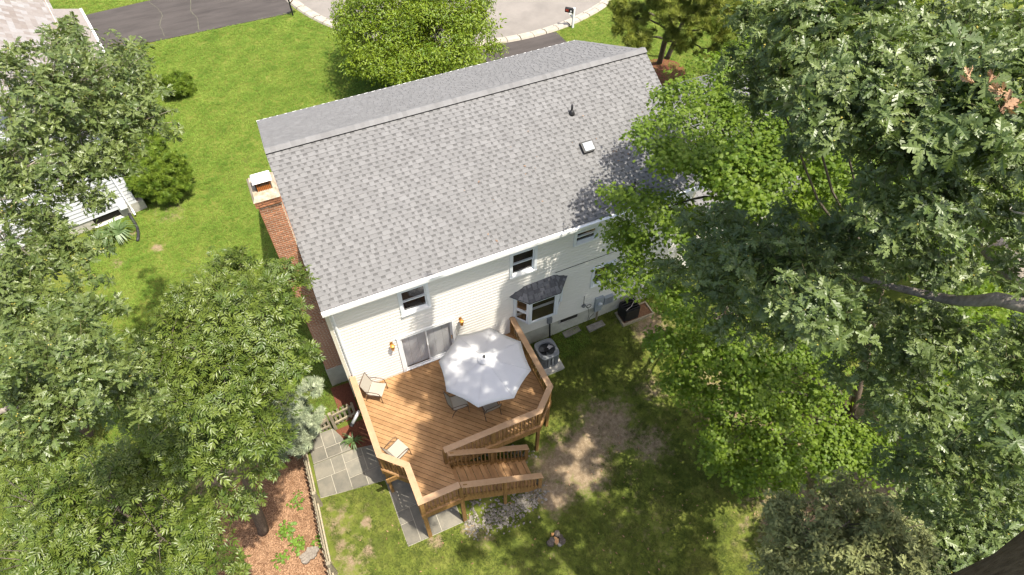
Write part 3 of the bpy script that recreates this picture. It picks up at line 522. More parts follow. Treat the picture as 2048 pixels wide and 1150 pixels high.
for x0 in (.02, LX - .14):
    mb.add([(x0, .1, 4.9), (x0, 2 * HS - .1, 4.9), (x0, HS, 6.9), (x0 + .12, .1, 4.9), (x0 + .12, 2 * HS - .1, 4.9), (x0 + .12, HS, 6.9)], [(0, 2, 1), (3, 4, 5), (0, 1, 4, 3), (1, 2, 5, 4), (2, 0, 3, 5)])
obj('outer_wall', mb, M_siding, house)
mb = MB(); mb.box(.03, LX - .03, .03, .3, -2.6, -.43); mb.box(.03, .3, .3, 2 * HS - .03, -2.4, -.43); mb.box(LX - .3, LX - .03, .3, 2 * HS - .03, -2.4, -.43)
mb.box(.3, LX - .3, 2 * HS - .3, 2 * HS - .03, -2.4, -.43)
found = obj('foundation', mb, M_found, house)
mb = MB(); mb.box(-.005, .1, -.016, .1, -.44, 4.9); obj('corner_trim', mb, M_corner, house)
mb = MB(); mb.box(LX - .1, LX + .005, -.016, .1, -.44, 4.9); obj('corner_trim', mb, M_corner, house)
# roof deck, fascia, gutters
mb = MB()
x0, x1 = -GA, LX + GA
for sd in (-1, 1):
    t = [spt(sd, x, s, 0) for x, s in ((x0, 0), (x1, 0), (x1, SLOPE), (x0, SLOPE))]
    b = [spt(sd, x, s, -.06) for x, s in ((x0, .0), (x1, .0), (x1, SLOPE), (x0, SLOPE))]
    if sd == 1: mb.hexa([b[0], b[1], b[2], b[3]], [t[0], t[1], t[2], t[3]])
    else: mb.hexa([b[3], b[2], b[1], b[0]], [t[3], t[2], t[1], t[0]])
mb.val = .3
roof = obj('roof', mb, M_shingle, house)
EXPO = .143
NC = int(SLOPE / EXPO)
def tab_mesh(w, val):
    m_ = MB(); m_.val = val
    L_ = EXPO + .004
    m_.add([(0, 0, .007), (w, 0, .007), (w, -L_, .021), (0, -L_, .021), (0, -L_, .006), (w, -L_, .006), (0, 0, .004), (w, 0, .004)], [(3, 2, 1, 0), (2, 3, 4, 5), (0, 6, 4, 3), (7, 1, 2, 5)])
    return m_
WID = (.10, .125, .15, .175, .2, .235)
VALS = (.5, .56, .6, .65, .72)
PROTO = {(w, v): tab_mesh(w, v).mesh('shingle', M_shingle) for w in WID for v in VALS}
rest = {-1: MB(), 1: MB()}
tabs = []
for sd in (-1, 1):
    base = rest[sd]
    for c_ in range(NC + 1):
        s0 = c_ * EXPO; s1 = min(s0 + EXPO, SLOPE + .012)
        if s1 - s0 < .03: continue
        sm_ = s0 + (s1 - s0) * .5
        xx = x0
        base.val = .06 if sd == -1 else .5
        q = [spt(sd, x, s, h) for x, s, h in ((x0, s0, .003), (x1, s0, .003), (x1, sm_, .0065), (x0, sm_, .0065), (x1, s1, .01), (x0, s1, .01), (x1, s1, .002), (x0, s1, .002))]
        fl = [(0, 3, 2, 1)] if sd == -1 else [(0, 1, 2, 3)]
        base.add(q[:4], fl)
        base.val = .56
        base.add([q[3], q[2], q[4], q[5]], [(0, 3, 2, 1)] if sd == -1 else [(0, 1, 2, 3)])
        base.add([q[5], q[4], q[6], q[7]], [(0, 3, 2, 1)] if sd == -1 else [(0, 1, 2, 3)])
        x = x0 + random.uniform(0, .12)
        while x < x1 - .1:
            w = random.choice(WID); v = random.choice(VALS)
            if x + w < x1: tabs.append((sd, x, s0, w, v))
            x += w + random.choice((.06, .085, .11, .14))
near = [t for t in tabs if t[0] == -1]
near.sort(key=lambda t: (Vector(spt(-1, t[1], t[2], 0)) - CAM).length)
single = set(map(id, near[:299]))
for t in tabs:
    sd, x, s0, w, v = t
    if id(t) in single:
        obj('shingle', PROTO[(w, v)], None, roof, loc=spt(-1, x, s0, 0), rot=(P_, 0, 0))
    else:
        b = rest[sd]; b.val = v
        L_ = EXPO + .004
        q = [spt(sd, a, s, h) for a, s, h in ((x, s0, .007), (x + w, s0, .007), (x + w, s0 + L_, .021), (x, s0 + L_, .021), (x, s0 + L_, .006), (x + w, s0 + L_, .006), (x, s0, .004), (x + w, s0, .004))]
        f = [(0, 1, 2, 3), (3, 2, 5, 4), (0, 3, 4, 6), (7, 5, 2, 1)]
        b.add(q, f if sd == 1 else [tuple(reversed(p)) for p in f])
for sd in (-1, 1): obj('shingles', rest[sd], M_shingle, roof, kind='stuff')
# ridge vent and caps
mb = MB()
rp_ = [(HS - .15, ZR - .15 * math.tan(P_) + .004), (HS - .145, ZR - .145 * math.tan(P_) + .058), (HS, ZR + .05), (HS + .145, ZR - .145 * math.tan(P_) + .058), (HS + .15, ZR - .15 * math.tan(P_) + .004)]
mb.add([(x, y, z_) for x in (x0, x1) for y, z_ in rp_], [(i, 5 + i, 6 + i, i + 1) for i in range(4)] + [(0, 1, 2, 3, 4), (9, 8, 7, 6, 5)])
vent = obj('ridge_vent', mb, M_ridgevent, house)
x = x0
while x < x1 - .02:
    xe = min(x + .15, x1)
    mb = MB(); mb.val = random.choice((.5, .58, .66, .72, .8))
    pr = [(HS - .168, ZR - .168 * math.tan(P_) + .064), (HS - .02, ZR + .055), (HS + .02, ZR + .055), (HS + .168, ZR - .168 * math.tan(P_) + .064)]
    vs = []
    for xx, h in ((x, .0055), (xe + .012, .0125)):
        vs += [(xx, y, z_ + h) for y, z_ in pr] + [(xx, y, z_ + h - .006) for y, z_ in pr]
    mb.add(vs, [(i, 8 + i, 9 + i, i + 1) for i in range(3)] + [(i + 5, i + 13, i + 12, i + 4) for i in range(3)] + [(0, 4, 12, 8), (3, 11, 15, 7)] + [(8 + i, 12 + i, 13 + i, 9 + i) for i in range(3)])
    obj('ridge_shingle', mb, M_shingle, vent)
    x = xe
mb = MB()
for x_ in (-GA - .004, LX + GA - .02):
    for sd in (-1, 1):
        a = [spt(sd, x_, 0, -.012), spt(sd, x_, SLOPE, -.012), spt(sd, x_, SLOPE, -.17), spt(sd, x_, 0, -.17)]
        b = [(p[0] + .024, p[1], p[2]) for p in a]
        mb.add(a + b, [(0, 1, 2, 3), (7, 6, 5, 4), (0, 4, 5, 1), (2, 6, 7, 3), (1, 5, 6, 2), (3, 7, 4, 0)])
mb.box(-GA, LX + GA, -OV + .01, 0, ZE - .16, ZE - .145)
mb.box(-GA, LX + GA, 2 * HS, 2 * HS + OV - .01, ZE - .16, ZE - .145)
obj('rake_board', mb, M_white, house)
def gutter(yo, sgn):
    mb = MB()
    ya, yb = yo, yo + sgn * .125
    y0_, y1_ = min(ya, yb), max(ya, yb)
    xa, xb = -GA - .01, LX + GA + .01
    mb.box(xa, xb, y0_, y1_, ZE - .14, ZE - .13)
    yf = yb
    mb.box(xa, xb, min(yf, yf + .012), max(yf, yf + .012), ZE - .131, ZE - .022)
    yk = ya - sgn * .006
    mb.box(xa, xb, min(yk, yk + sgn * .012), max(yk, yk + sgn * .012), ZE - .131, ZE - .03)
    for xe in (xa, xb - .008): mb.box(xe, xe + .008, y0_ + .001, y1_ - .001, ZE - .13, ZE - .024)
    # perforated guard over the trough
    mb.box(xa + .01, xb - .01, y0_ + .014, y1_ - .004, ZE - .034, ZE - .028)
    return obj('gutter', mb, M_white, house)
gutter(-OV - .005, -1); fgut = gutter(2 * HS + OV + .005, 1); fgut.location.z -= .05
mb = MB(); mb.tube([(.2, -.38, ZE - .13), (.2, -.36, ZE - .3), (.2, -.05, ZE - .5), (.2, -.055, 4.2), (.2, -.055, .15), (.2, -.055, -1.5)], .042, 6)
obj('downspout', mb, M_white, house)
# clay-coloured seam cable across the right half of the wall
mb = MB(); mb.tube([(7.62, -.012, 2.575), (9.4, -.012, 2.59), (12.7, -.012, 2.6)], .011, 5)
obj('wall_cable', mb, M_black, house)

# ---- windows
def window(o, two=True, curtain=None):
    a, b, z0, z1 = o
    w = .075
    mb = MB()
    mb.box(a - .02, a + w, -.05, .06, z0, z1); mb.box(b - w, b + .02, -.05, .06, z0, z1)
    mb.box(a + w, b - w, -.05, .06, z1 - w, z1); mb.box(a - .02, b + .02, -.056, .06, z1, z1 + .03)
    fr = obj('window', mb, M_trim, house)
    mb = MB()
    mb.hexa([(a + w, -.075, z0 - .02), (b - w, -.075, z0 - .02), (b - w, .06, z0), (a + w, .06, z0)], [(a + w, -.075, z0 + .035), (b - w, -.075, z0 + .035), (b - w, .06, z0 + .085), (a + w, .06, z0 + .085)])
    mb.box(a - .03, a + w - .002, -.08, -.051, z0 - .022, z0 + .034); mb.box(b - w + .002, b + .03, -.08, -.051, z0 - .022, z0 + .034)
    obj('sill', mb, M_white, fr)
    zm = (z0 + z1) / 2
    for za, zb, y in ((zm - .02, z1 - w, .0), (z0 + .06, zm + .025, .035)):
        mb = MB(); s = .042
        A, B = a + w, b - w
        mb.box(A, A + s, y, y + .03, za, zb); mb.box(B - s, B, y, y + .03, za, zb); mb.box(A + s, B - s, y, y + .03, za, za + s); mb.box(A + s, B - s, y, y + .03, zb - s, zb)
        obj('sash', mb, M_trim, fr)
        mb = MB(); mb.box(A + s, B - s, y + .012, y + .016, za + s, zb - s)
        obj('pane', mb, M_glass, fr)
    mb = MB()
    mb.box(a - .05, b + .05, .5, .52, z0 - .05, z1 + .05); mb.box(a - .05, a, .101, .5, z0, z1); mb.box(b, b + .05, .101, .5, z0, z1); mb.box(a, b, .101, .5, z0 - .05, z0 - .002); mb.box(a, b, .101, .5, z1 + .002, z1 + .05)
    obj('interior', mb, M_dark, fr)
    return fr
for k_ in ('w1', 'w2', 'w3', 'w4'): window(OPEN[k_])
# ---- sliding door
a, b, z0, z1 = OPEN['door']
mb = MB()
mb.box(a, a + .11, -.05, .08, z0, z1); mb.box(b - .11, b, -.05, .08, z0, z1); mb.box(a + .11, b - .11, -.05, .08, z1 - .11, z1); mb.box(a + .11, b - .11, -.05, .08, z0, z0 + .035)
mb.box(a - .02, b + .02, -.058, .0, z1, z1 + .03)
door = obj('sliding_door', mb, M_white, house)
mid = (a + b) / 2
for A, B, y in ((a + .11, mid + .02, -.005), (mid - .03, b - .11, .045)):
    s = .05
    m2 = MB(); m2.box(A, A + s, y, y + .035, z0 + .035, z1 - .11); m2.box(B - s, B, y, y + .035, z0 + .035, z1 - .11); m2.box(A + s, B - s, y, y + .035, z0 + .035, z0 + .11); m2.box(A + s, B - s, y, y + .035, z1 - .17, z1 - .11)
    obj('door_panel', m2, M_white, door)
    m2 = MB(); m2.box(A + s, B - s, y + .014, y + .02, z0 + .11, z1 - .17)
    obj('pane', m2, M_glass, door)
m2 = MB(); m2.box(mid - .035, mid - .01, -.045, -.012, .95, 1.15); obj('handle', m2, M_white, door)
m2 = MB(); m2.box(b - .16, b - .135, .0, .03, .9, 1.1); obj('handle', m2, M_brass, door)
x = a + .12
while x < b - .3:
    m2 = MB(); m2.hexa([(x, .115, .05), (x + .29, .119, .05), (x + .29, .124, .05), (x, .12, .05)], [(x, .115, 1.97), (x + .29, .119, 1.97), (x + .29, .124, 1.97), (x, .12, 1.97)])
    obj('blind_slat', m2, M_blind, door)
    x += .294
m2 = MB(); m2.box(a - .05, b + .05, .3, .32, -.05, 2.1); m2.box(a - .04, a, .101, .3, 0, 2.1); m2.box(b, b + .04, .101, .3, 0, 2.1); m2.box(a, b, .101, .3, -.05, .015); m2.box(a, b, .101, .3, 2.095, 2.13); obj('interior', m2, M_warm, door)

# ---- bay window
PL = [(6.08, 0), (6.45, -.46), (7.52, -.46), (7.93, 0)]
BZ0, BZ1 = .76, 2.06
mb = MB()
mb.prism([(p[0], p[1] if p[1] else -.001) for p in PL], BZ0, BZ0 + .07)
mb.prism([(p[0], p[1] if p[1] else -.001) for p in PL], BZ1 - .06, BZ1)
for i, p in enumerate(PL):
    mb.beam((p[0], p[1] - (.02 if i in (0, 3) else 0), BZ0 + .07), (p[0], p[1] - (.02 if i in (0, 3) else 0), BZ1 - .06), .085, .085, (0, 1, 0))
bay = obj('bay_window', mb, M_trim, house)
for i in range(3):
    A = Vector((*PL[i], 0)); B = Vector((*PL[i + 1], 0)); d = (B - A).normalized(); n = Vector((d.y, -d.x, 0))
    A2, B2 = A + d * .045, B - d * .045
    for (za, zb) in (((BZ0 + .07, 1.40), (1.40, BZ1 - .06)) if i != 1 else ((BZ0 + .07, BZ1 - .06),)):
        s = .055
        m2 = MB()
        for p, q in (((A2, za), (A2, zb)), ((B2, za), (B2, zb))):
            off = d * (s / 2) * (1 if p[0] is A2 else -1)
            m2.beam((p[0] + off) + Vector((0, 0, za)), (p[0] + off) + Vector((0, 0, zb)), s, .045, n)
        m2.beam(A2 + d * s + Vector((0, 0, za + s / 2)), B2 - d * s + Vector((0, 0, za + s / 2)), .045, s)
        m2.beam(A2 + d * s + Vector((0, 0, zb - s / 2)), B2 - d * s + Vector((0, 0, zb - s / 2)), .045, s)
        obj('sash', m2, M_trim, bay)
        m2 = MB(); m2.beam(A2 + d * s + Vector((0, 0, (za + zb) / 2)), B2 - d * s + Vector((0, 0, (za + zb) / 2)), .006, zb - za - 2 * s)
        obj('pane', m2, M_glass, bay)
m2 = MB(); m2.box(6.15, 7.85, .5, .52, .8, 2.0); m2.box(6.1, 6.2, .101, .5, .85, 1.95); m2.box(7.8, 7.9, .101, .5, .85, 1.95); m2.box(6.2, 7.8, .101, .5, .8, .848); obj('interior', m2, M_warm, bay)
m2 = MB(); m2.prism([(6.13, -.002), (6.48, -.42), (7.49, -.42), (7.87, -.002)], BZ0 + .072, BZ0 + .085); obj('window_seat', m2, M_warm, bay)
# bay roof
RP = dict(rl=(5.89, -.002, 2.17), fl=(6.42, -.52, 2.08), fr=(7.62, -.52, 2.08), rr=(8.12, -.002, 2.17), tl=(6.49, -.002, 2.46), tr=(7.57, -.002, 2.50))
mb = MB(); mb.val = .3
mb.add([RP[k_] for k_ in ('rl', 'fl', 'fr', 'rr', 'tl', 'tr')] + [(p[0], p[1], p[2] - .05) for p in (RP[k_] for k_ in ('rl', 'fl', 'fr', 'rr'))],
       [(0, 1, 4), (1, 2, 5, 4), (2, 3, 5), (0, 6, 7, 1), (1, 7, 8, 2), (2, 8, 9, 3), (6, 9, 8, 7)])
broof = obj('bay_roof', mb, M_shingle_dark, bay)
def lerp(p, q, t): return Vector(p) * (1 - t) + Vector(q) * t
for fa, fb, ta, tb, n_ in (('fl', 'fr', 'tl', 'tr', 5), ('rl', 'fl', 'tl', 'tl', 4), ('fr', 'rr', 'tr', 'tr', 4)):
    nn = (Vector(RP[fb]) - Vector(RP[fa])).cross(Vector(RP[ta]) - Vector(RP[fa])).normalized()
    for r in range(n_):
        t0, t1 = r / n_, (r + 1) / n_
        L0, L1 = lerp(RP[fa], RP[ta], t0), lerp(RP[fb], RP[tb], t0); U0, U1 = lerp(RP[fa], RP[ta], t1), lerp(RP[fb], RP[tb], t1)
        wd = (L1 - L0).length
        u = random.uniform(.0, .08)
        while u < wd - .05:
            w_ = random.choice((.12, .16, .2)); e = min(u + w_, wd)
            f0, f1 = u / wd, e / wd
            P0, P1, Q0, Q1 = lerp(L0, L1, f0), lerp(L0, L1, f1), lerp(U0, U1, f0), lerp(U0, U1, f1)
            m2 = MB(); m2.val = random.choice((.35, .5, .7, .9))
            m2.hexa([P0 + nn * .001, P1 + nn * .001, Q1 + nn * .0005, Q0 + nn * .0005], [P0 + nn * .014, P1 + nn * .014, Q1 + nn * .006, Q0 + nn * .006])
            obj('shingle', m2, M_shingle_dark, broof)
            u = e + random.choice((.02, .06))
# ---- foundation vent, access panel
def fvent(x0_, x1_, z0_, z1_):
    m2 = MB(); m2.box(x0_, x1_, .0, .03, z0_, z1_)
    v = obj('foundation_window', m2, M_dark, house)
    m2 = MB(); m2.box(x0_ - .04, x0_, -.01, .03, z0_ - .04, z1_ + .04); m2.box(x1_, x1_ + .04, -.01, .03, z0_ - .04, z1_ + .04); m2.box(x0_, x1_, -.01, .03, z1_, z1_ + .04); m2.box(x0_, x1_, -.02, .03, z0_ - .05, z0_)
    obj('frame', m2, M_conc, v)
fvent(8.03, 8.77, -.66, -.46)
# ---- roof penetrations
def plumb(x_, y_):
    zz = ZR - (HS - y_) * math.tan(P_)
    m2 = MB(); m2.tube([(x_, y_, zz - .02), (x_, y_, zz + .34)], .036, 10)
    v = obj('vent_pipe', m2, M_black, house, smooth=True)
    m2 = MB(); m2.tube([(x_, y_, zz - .03), (x_, y_, zz + .03), (x_, y_, zz + .09), (x_, y_, zz + .14)], [.11, .105, .07, .04], 14)
    obj('flashing_boot', m2, M_black, v, smooth=True)
plumb(9.44, 2.93); plumb(10.36, .15)
xv, yv = 9.42, 1.78
m2 = MB()
q = [Vector(spt(-1, a_, (HS - b_) / math.cos(P_), h)) for h in (.02, .13) for a_, b_ in ((xv - .19, yv - .17), (xv + .19, yv - .17), (xv + .19, yv + .17), (xv - .19, yv + .17))]
m2.hexa(q[:4], q[4:])
v = obj('roof_vent', m2, M_black, house)
m2 = MB()
q = [Vector(spt(-1, a_, (HS - b_) / math.cos(P_), h)) for h in (.132, .15) for a_, b_ in ((xv - .13, yv - .14), (xv + .2, yv - .14), (xv + .2, yv + .12), (xv - .13, yv + .12))]
m2.hexa(q[:4], q[4:]); obj('vent_cover', m2, M_elec, v)
# ---- attached lower wing to the right
m2 = MB(); wz0, wz1 = 2.3, 4.5
wx0, wx1, wy0, wy1 = LX + .05, 19.6, .6, 7.6
wym = (wy0 + wy1) / 2
m2.val = .5
m2.add([(wx0, wy0 - .3, wz0), (wx1, wy0 - .3, wz0), (wx1, wym, wz1), (wx0, wym, wz1), (wx0, wy1 + .3, wz0), (wx1, wy1 + .3, wz0), (wx0, wy0 - .3, wz0 - .1), (wx1, wy0 - .3, wz0 - .1), (wx0, wy1 + .3, wz0 - .1), (wx1, wy1 + .3, wz0 - .1)],
       [(0, 1, 2, 3), (3, 2, 5, 4), (6, 7, 1, 0), (4, 5, 9, 8), (6, 8, 9, 7), (1, 7, 9, 5, 2), (0, 3, 4, 8, 6)])
wr = obj('wing_roof', m2, M_shingle, house)
m2 = MB()
sl_ = math.hypot(wym - wy0 + .3, wz1 - wz0); n_ = int(sl_ / EXPO)
for r in range(n_):
    for sd in (-1, 1):
        def wp(x_, s_, h): return (x_, wym + sd * ((wym - wy0 + .3) * s_ / sl_ + h * .5), wz1 - (wz1 - wz0) * s_ / sl_ + h)
        x = wx0 + random.uniform(0, .1)
        while x < wx1 - .25:
            w_ = random.choice(WID); m2.val = random.choice(VALS)
            q = [wp(x, r * EXPO, .006), wp(x + w_, r * EXPO, .006), wp(x + w_, (r + 1) * EXPO, .02), wp(x, (r + 1) * EXPO, .02), wp(x, (r + 1) * EXPO, .002), wp(x + w_, (r + 1) * EXPO, .002)]
            f = [(0, 1, 2, 3), (3, 2, 5, 4)]
            m2.add(q, f if sd == 1 else [tuple(reversed(p)) for p in f])
            x += w_ + random.choice((.06, .09, .12))
obj('shingles', m2, M_shingle, wr, kind='stuff')
m2 = MB(); m2.box(wx0 + .02, wx1 - .3, wy0, wy1, -2.2, wz0 - .1); obj('wing_wall', m2, M_siding, house)

# ---- chimney (brick by brick on the faces in view)
cx0, cx1, cy0, cy1 = -.645, -.03, 1.6, 2.5
cz0, cz1 = -.62, 7.56
m2 = MB(); m2.box(cx0 + .012, cx1, cy0 + .012, cy1 - .012, cz0, 7.8)
chim = obj('chimney', m2, M_mortar, house)
m2 = MB(); m2.box(cx0 - .02, cx1, cy0 - .03, cy1 + .02, -2.3, cz0); obj('chimney_footing', m2, M_found, chim)
BL, BH, BD = .2, .064, .076
cnt = 0
restb = MB()
protoB = {}
def brick(x_, y_, z_, l, along, inset=0.):
    global cnt
    if along == 'x':
        b_ = (x_, x_ + l, y_ - inset, y_ + BD * .4); w_ = 1
    else:
        b_ = (x_ - inset, x_ + BD * .4, y_, y_ + l)
    jx, jy = random.uniform(-.0015, .0015), random.uniform(-.0015, .0015)
    if cnt < 299 and along == 'x' and z_ > 2.0:
        key = round(l, 3)
        if key not in protoB:
            mm = MB(); mm.box(0, l, -.004, BD * .4, 0, BH - .020); protoB[key] = mm.mesh('brick', M_brick)
        obj('brick', protoB[key], None, chim, loc=(x_ + jx, y_ - inset + jy, z_)); cnt += 1
    else:
        restb.box(b_[0] + jx, b_[1] + jx, b_[2] + jy, b_[3] + jy, z_, z_ + BH - .020)
rows = []
z = cz0 + .006; r = 0
while z < 7.8:
    rows.append((z, r)); z += BH + .012 - .002; r += 1
for z, r in reversed(rows):
    cor = .045 if z > 7.56 else 0.
    xa, xb = cx0 - cor, cx1 + cor * .5
    x = xa
    first = BL / 2 if r % 2 else BL
    while x < xb - .03:
        l = min(first if x == xa else BL, xb - x)
        if l > .04: brick(x, cy0 - cor + .004, z, l - .015, 'x')
        x += l
    y = cy0 + .04 - cor
    first = BL / 2 if not r % 2 else BL
    ya = y
    while y < cy1 - .03 + cor:
        l = min(first if y == ya else BL, cy1 + cor - y)
        if l > .04: brick(cx0 - cor, y, z, l - .015, 'y')
        if z > 6 and l > .04: restb.box(cx1 + cor * .5 - .03, cx1 + cor * .5 + .006, y, y + l - .011, z, z + BH - .012)
        y += l
m3 = obj('bricks', restb, M_brick, chim, kind='stuff')
m2 = MB(); m2.box(cx0 - .045, cx1 + .02, cy0 - .045, cy1 + .045, 7.56 - .004, 7.80); 
m2 = MB()
m2.hexa([(cx0 - .06, cy0 - .06, 7.805), (cx1 + .03, cy0 - .06, 7.805), (cx1 + .03, cy1 + .06, 7.805), (cx0 - .06, cy1 + .06, 7.805)],
        [(cx0 + .0, cy0 + .02, 7.90), (cx1 - .03, cy0 + .02, 7.90), (cx1 - .03, cy1 - .02, 7.90), (cx0 + .0, cy1 - .02, 7.90)])
obj('chimney_crown', m2, M_crown, chim)
m2 = MB()
fx0, fx1, fy0, fy1 = -.50, -.14, 1.84, 2.12
for a_ in ((fx0, fx1, fy0, fy0 + .03), (fx0, fx1, fy1 - .03, fy1), (fx0, fx0 + .03, fy0 + .03, fy1 - .03), (fx1 - .03, fx1, fy0 + .03, fy1 - .03)): m2.box(*a_, 7.9, 8.04)
obj('flue', m2, M_terra, chim)
m2 = MB()
for i in range(9):
    t = i / 8
    for (xa, ya) in ((fx0 + (fx1 - fx0) * t, fy0 - .02), (fx0 + (fx1 - fx0) * t, fy1 + .02), (fx0 - .02, fy0 + (fy1 - fy0) * t), (fx1 + .02, fy0 + (fy1 - fy0) * t)):
        m2.box(xa - .004, xa + .004, ya - .004, ya + .004, 7.9, 8.22)
cg = obj('spark_guard', m2, M_black, chim)
m2 = MB(); m2.hexa([(fx0 - .07, fy0 - .06, 8.2), (fx1 + .07, fy0 - .06, 8.2), (fx1 + .07, fy1 + .06, 8.2), (fx0 - .07, fy1 + .06, 8.2)], [(fx0 - .05, fy0 - .04, 8.235), (fx1 + .05, fy0 - .04, 8.235), (fx1 + .05, fy1 + .04, 8.235), (fx0 - .05, fy1 + .04, 8.235)])
obj('chimney_cap', m2, M_galv, chim)

# ================================================================ deck
deck = thing('deck', 'brown composite deck with railings behind the house', 'deck', (3, -2, -2))
DP = [(.06, -.03), (.06, -3.13), (.74, -3.81), (.74, -5.04), (2.07, -5.04), (2.07, -3.85), (5.3, -3.85), (6.04, -3.16), (6.04, -.03)]
def clip_half(poly, n, d, keep):       # keep side: n.p >= d or <= d
    out = []
    for i in range(len(poly)):
        P, Q = poly[i - 1], poly[i]
        a = (P[0] * n[0] + P[1] * n[1] - d) * keep; b = (Q[0] * n[0] + Q[1] * n[1] - d) * keep
        if (a >= 0) != (b >= 0):
            t = a / (a - b); out.append((P[0] + t * (Q[0] - P[0]), P[1] + t * (Q[1] - P[1])))
        if b >= 0: out.append(Q)
    return out
s2 = math.sqrt(.5)
t = -5.2
while t < 4.6:
    pl = clip_half(DP, (s2, s2), t, 1)
    if len(pl) > 2: pl = clip_half(pl, (s2, s2), t + .1355, -1)
    if len(pl) > 2:
        ar = abs(sum(pl[i - 1][0] * pl[i][1] - pl[i][0] * pl[i - 1][1] for i in range(len(pl)))) / 2
        if ar > .004:
            mb = MB(); mb.prism(pl, -.025, random.uniform(-.0015, .0015))
            obj('deck_board', mb, M_deck, deck)
    t += .1475
mb = MB()
for i in range(len(DP)):
    a, b = Vector((*DP[i], -.16)), Vector((*DP[(i + 1) % len(DP)], -.16))
    mb.beam(a, b, .035, .25)
for yy in (-.9, -1.8, -2.7, -3.5):
    mb.box(.08, 6.0 if yy > -3 else 5.6, yy - .02, yy + .02, -.28, -.03)
obj('rim_joist', mb, M_cedar, deck)
RAIL = [(.15, -.06), (.15, -3.09), (.81, -3.75), (.81, -4.97), (2.04, -4.97)]
RAIL2 = [(2.0, -3.76), (5.27, -3.76), (5.97, -3.11), (5.97, -.05)]
def post(x, y, z0, z1, s=.1, parent=deck):
    mb = MB(); mb.box(x - s / 2, x + s / 2, y - s / 2, y + s / 2, z0, z1); return obj('post', mb, M_cedar, parent)
def railing(path, zs, caps, parent):
    """caps, rails and balusters along a path; zs gives the deck height at each corner"""
    nrm = []
    for i in range(len(path) - 1):
        A, B = Vector((*path[i], zs[i])), Vector((*path[i + 1], zs[i + 1]))
        d = B - A; dh = Vector((d.x, d.y, 0)); Lh = dh.length; dh.normalize(); n = Vector((dh.y, -dh.x, 0))
        # mitred cap
        def mit(j, side):
            w = .1 * side
            P = Vector((*path[j], 0))
            ds = []
            if j > 0: q = (P - Vector((*path[j - 1], 0))).normalized(); ds.append(Vector((q.y, -q.x, 0)))
            if j < len(path) - 1: q = (Vector((*path[j + 1], 0)) - P).normalized(); ds.append(Vector((q.y, -q.x, 0)))
            if len(ds) == 1: return P + ds[0] * w
            m_ = (ds[0] + ds[1]).normalized(); return P + m_ * (w / max(.3, m_.dot(ds[0])))
        e = dh * .002
        if caps:
            mb = MB()
            a, b, c_, f = mit(i, 1) + e, mit(i + 1, 1) - e, mit(i + 1, -1) - e, mit(i, -1) + e
            zz = [zs[i] + .925, zs[i + 1] + .925, zs[i + 1] + .925, zs[i] + .925]
            P4 = [Vector((p.x, p.y, q)) for p, q in zip((a, b, c_, f), zz)]
            mb.hexa(P4, [p + Vector((0, 0, .028)) for p in P4]); obj('rail_cap', mb, M_cap, parent)
        up_ = Vector((0, 0, 1))
        for h in (.865, .1):
            mb = MB(); mb.beam(A + up_ * h + dh * .05, B + up_ * h - dh * .05, .04, .09); obj('rail', mb, M_cedar, parent)
        k = max(1, int(Lh / .128))
        for j in range(1, k):
            P = A + d * (j / k) + n * .038
            mb = MB(); mb.box(-.018, .018, -.018, .018, .06, .91)
            key = 'bal'
            if key not in CACHE: CACHE[key] = mb.mesh('baluster', M_cedar)
            obj('baluster', CACHE[key], None, parent, loc=P, rot=(0, 0, math.atan2(dh.y, dh.x)))
CACHE = {}
railing(RAIL, [0] * 5, True, deck)
railing(RAIL2, [0] * 4, True, deck)
for (x, y) in RAIL[1:] + RAIL2 + [(.15, -1.6), (3.65, -3.76), (5.97, -1.6)]:
    zb = gz(x, y) - .1
    post(x, y, zb, .924, .1 if (x, y) not in ((.81, -4.97), (2.04, -4.97)) else .125)
# stair: stringers with treads, risers and two sloping rails
NR, RISE, RUN = 11, .1925, .262
mb = MB()
for y in (-4.98, -3.93):
    mb.beam((2.1, y, -.2), (2.1 + RUN * (NR - 1), y, -.2 - RISE * (NR - 1)), .045, .29)
stair = obj('stair', mb, M_cedar, deck)
for i in range(NR - 1):
    zt = -RISE * (i + 1); xa = 2.09 + RUN * i
    for k_ in range(2):
        mb = MB(); mb.box(xa + .005 + k_ * .134, xa + .126 + k_ * .134, -5.0, -3.91, zt - .026, zt + random.uniform(-.001, .001)); obj('tread', mb, M_deck, stair)
    mb = MB(); mb.box(xa - .012, xa + .002, -4.955, -3.955, zt + .002, zt + RISE - .03); obj('riser', mb, M_deck, stair)
XS = 4.86
for y in (-5.0, -3.9):
    railing([(2.06, y), (XS, y)], [0, -(XS - 2.06) * RISE / RUN], True, stair)
for x, y in ((3.5, -5.0), (4.8, -5.0), (3.5, -3.9), (4.8, -3.9)):
    z0 = -(x - 2.06) * RISE / RUN
    post(x, y, min(gz(x, y) - .1, z0 - .3), z0 + .92, .095, stair)

# silver cylinder on the outside of the left rail
t_ = thing('silver_cylinder', 'short shiny silver cylinder sticking out from the left deck railing', 'cylinder', (-.15, -1.2, .3))
mb = MB(); mb.tube([(.15, .1, .15), (-.2, -.13, -.1)], .055, 14); part('tube', mb, M_silver, t_, smooth=True)
mb = MB(); mb.tube([(-.18, -.117, -.086), (-.25, -.163, -.136)], .066, 14); part('end_cap', mb, M_black, t_)

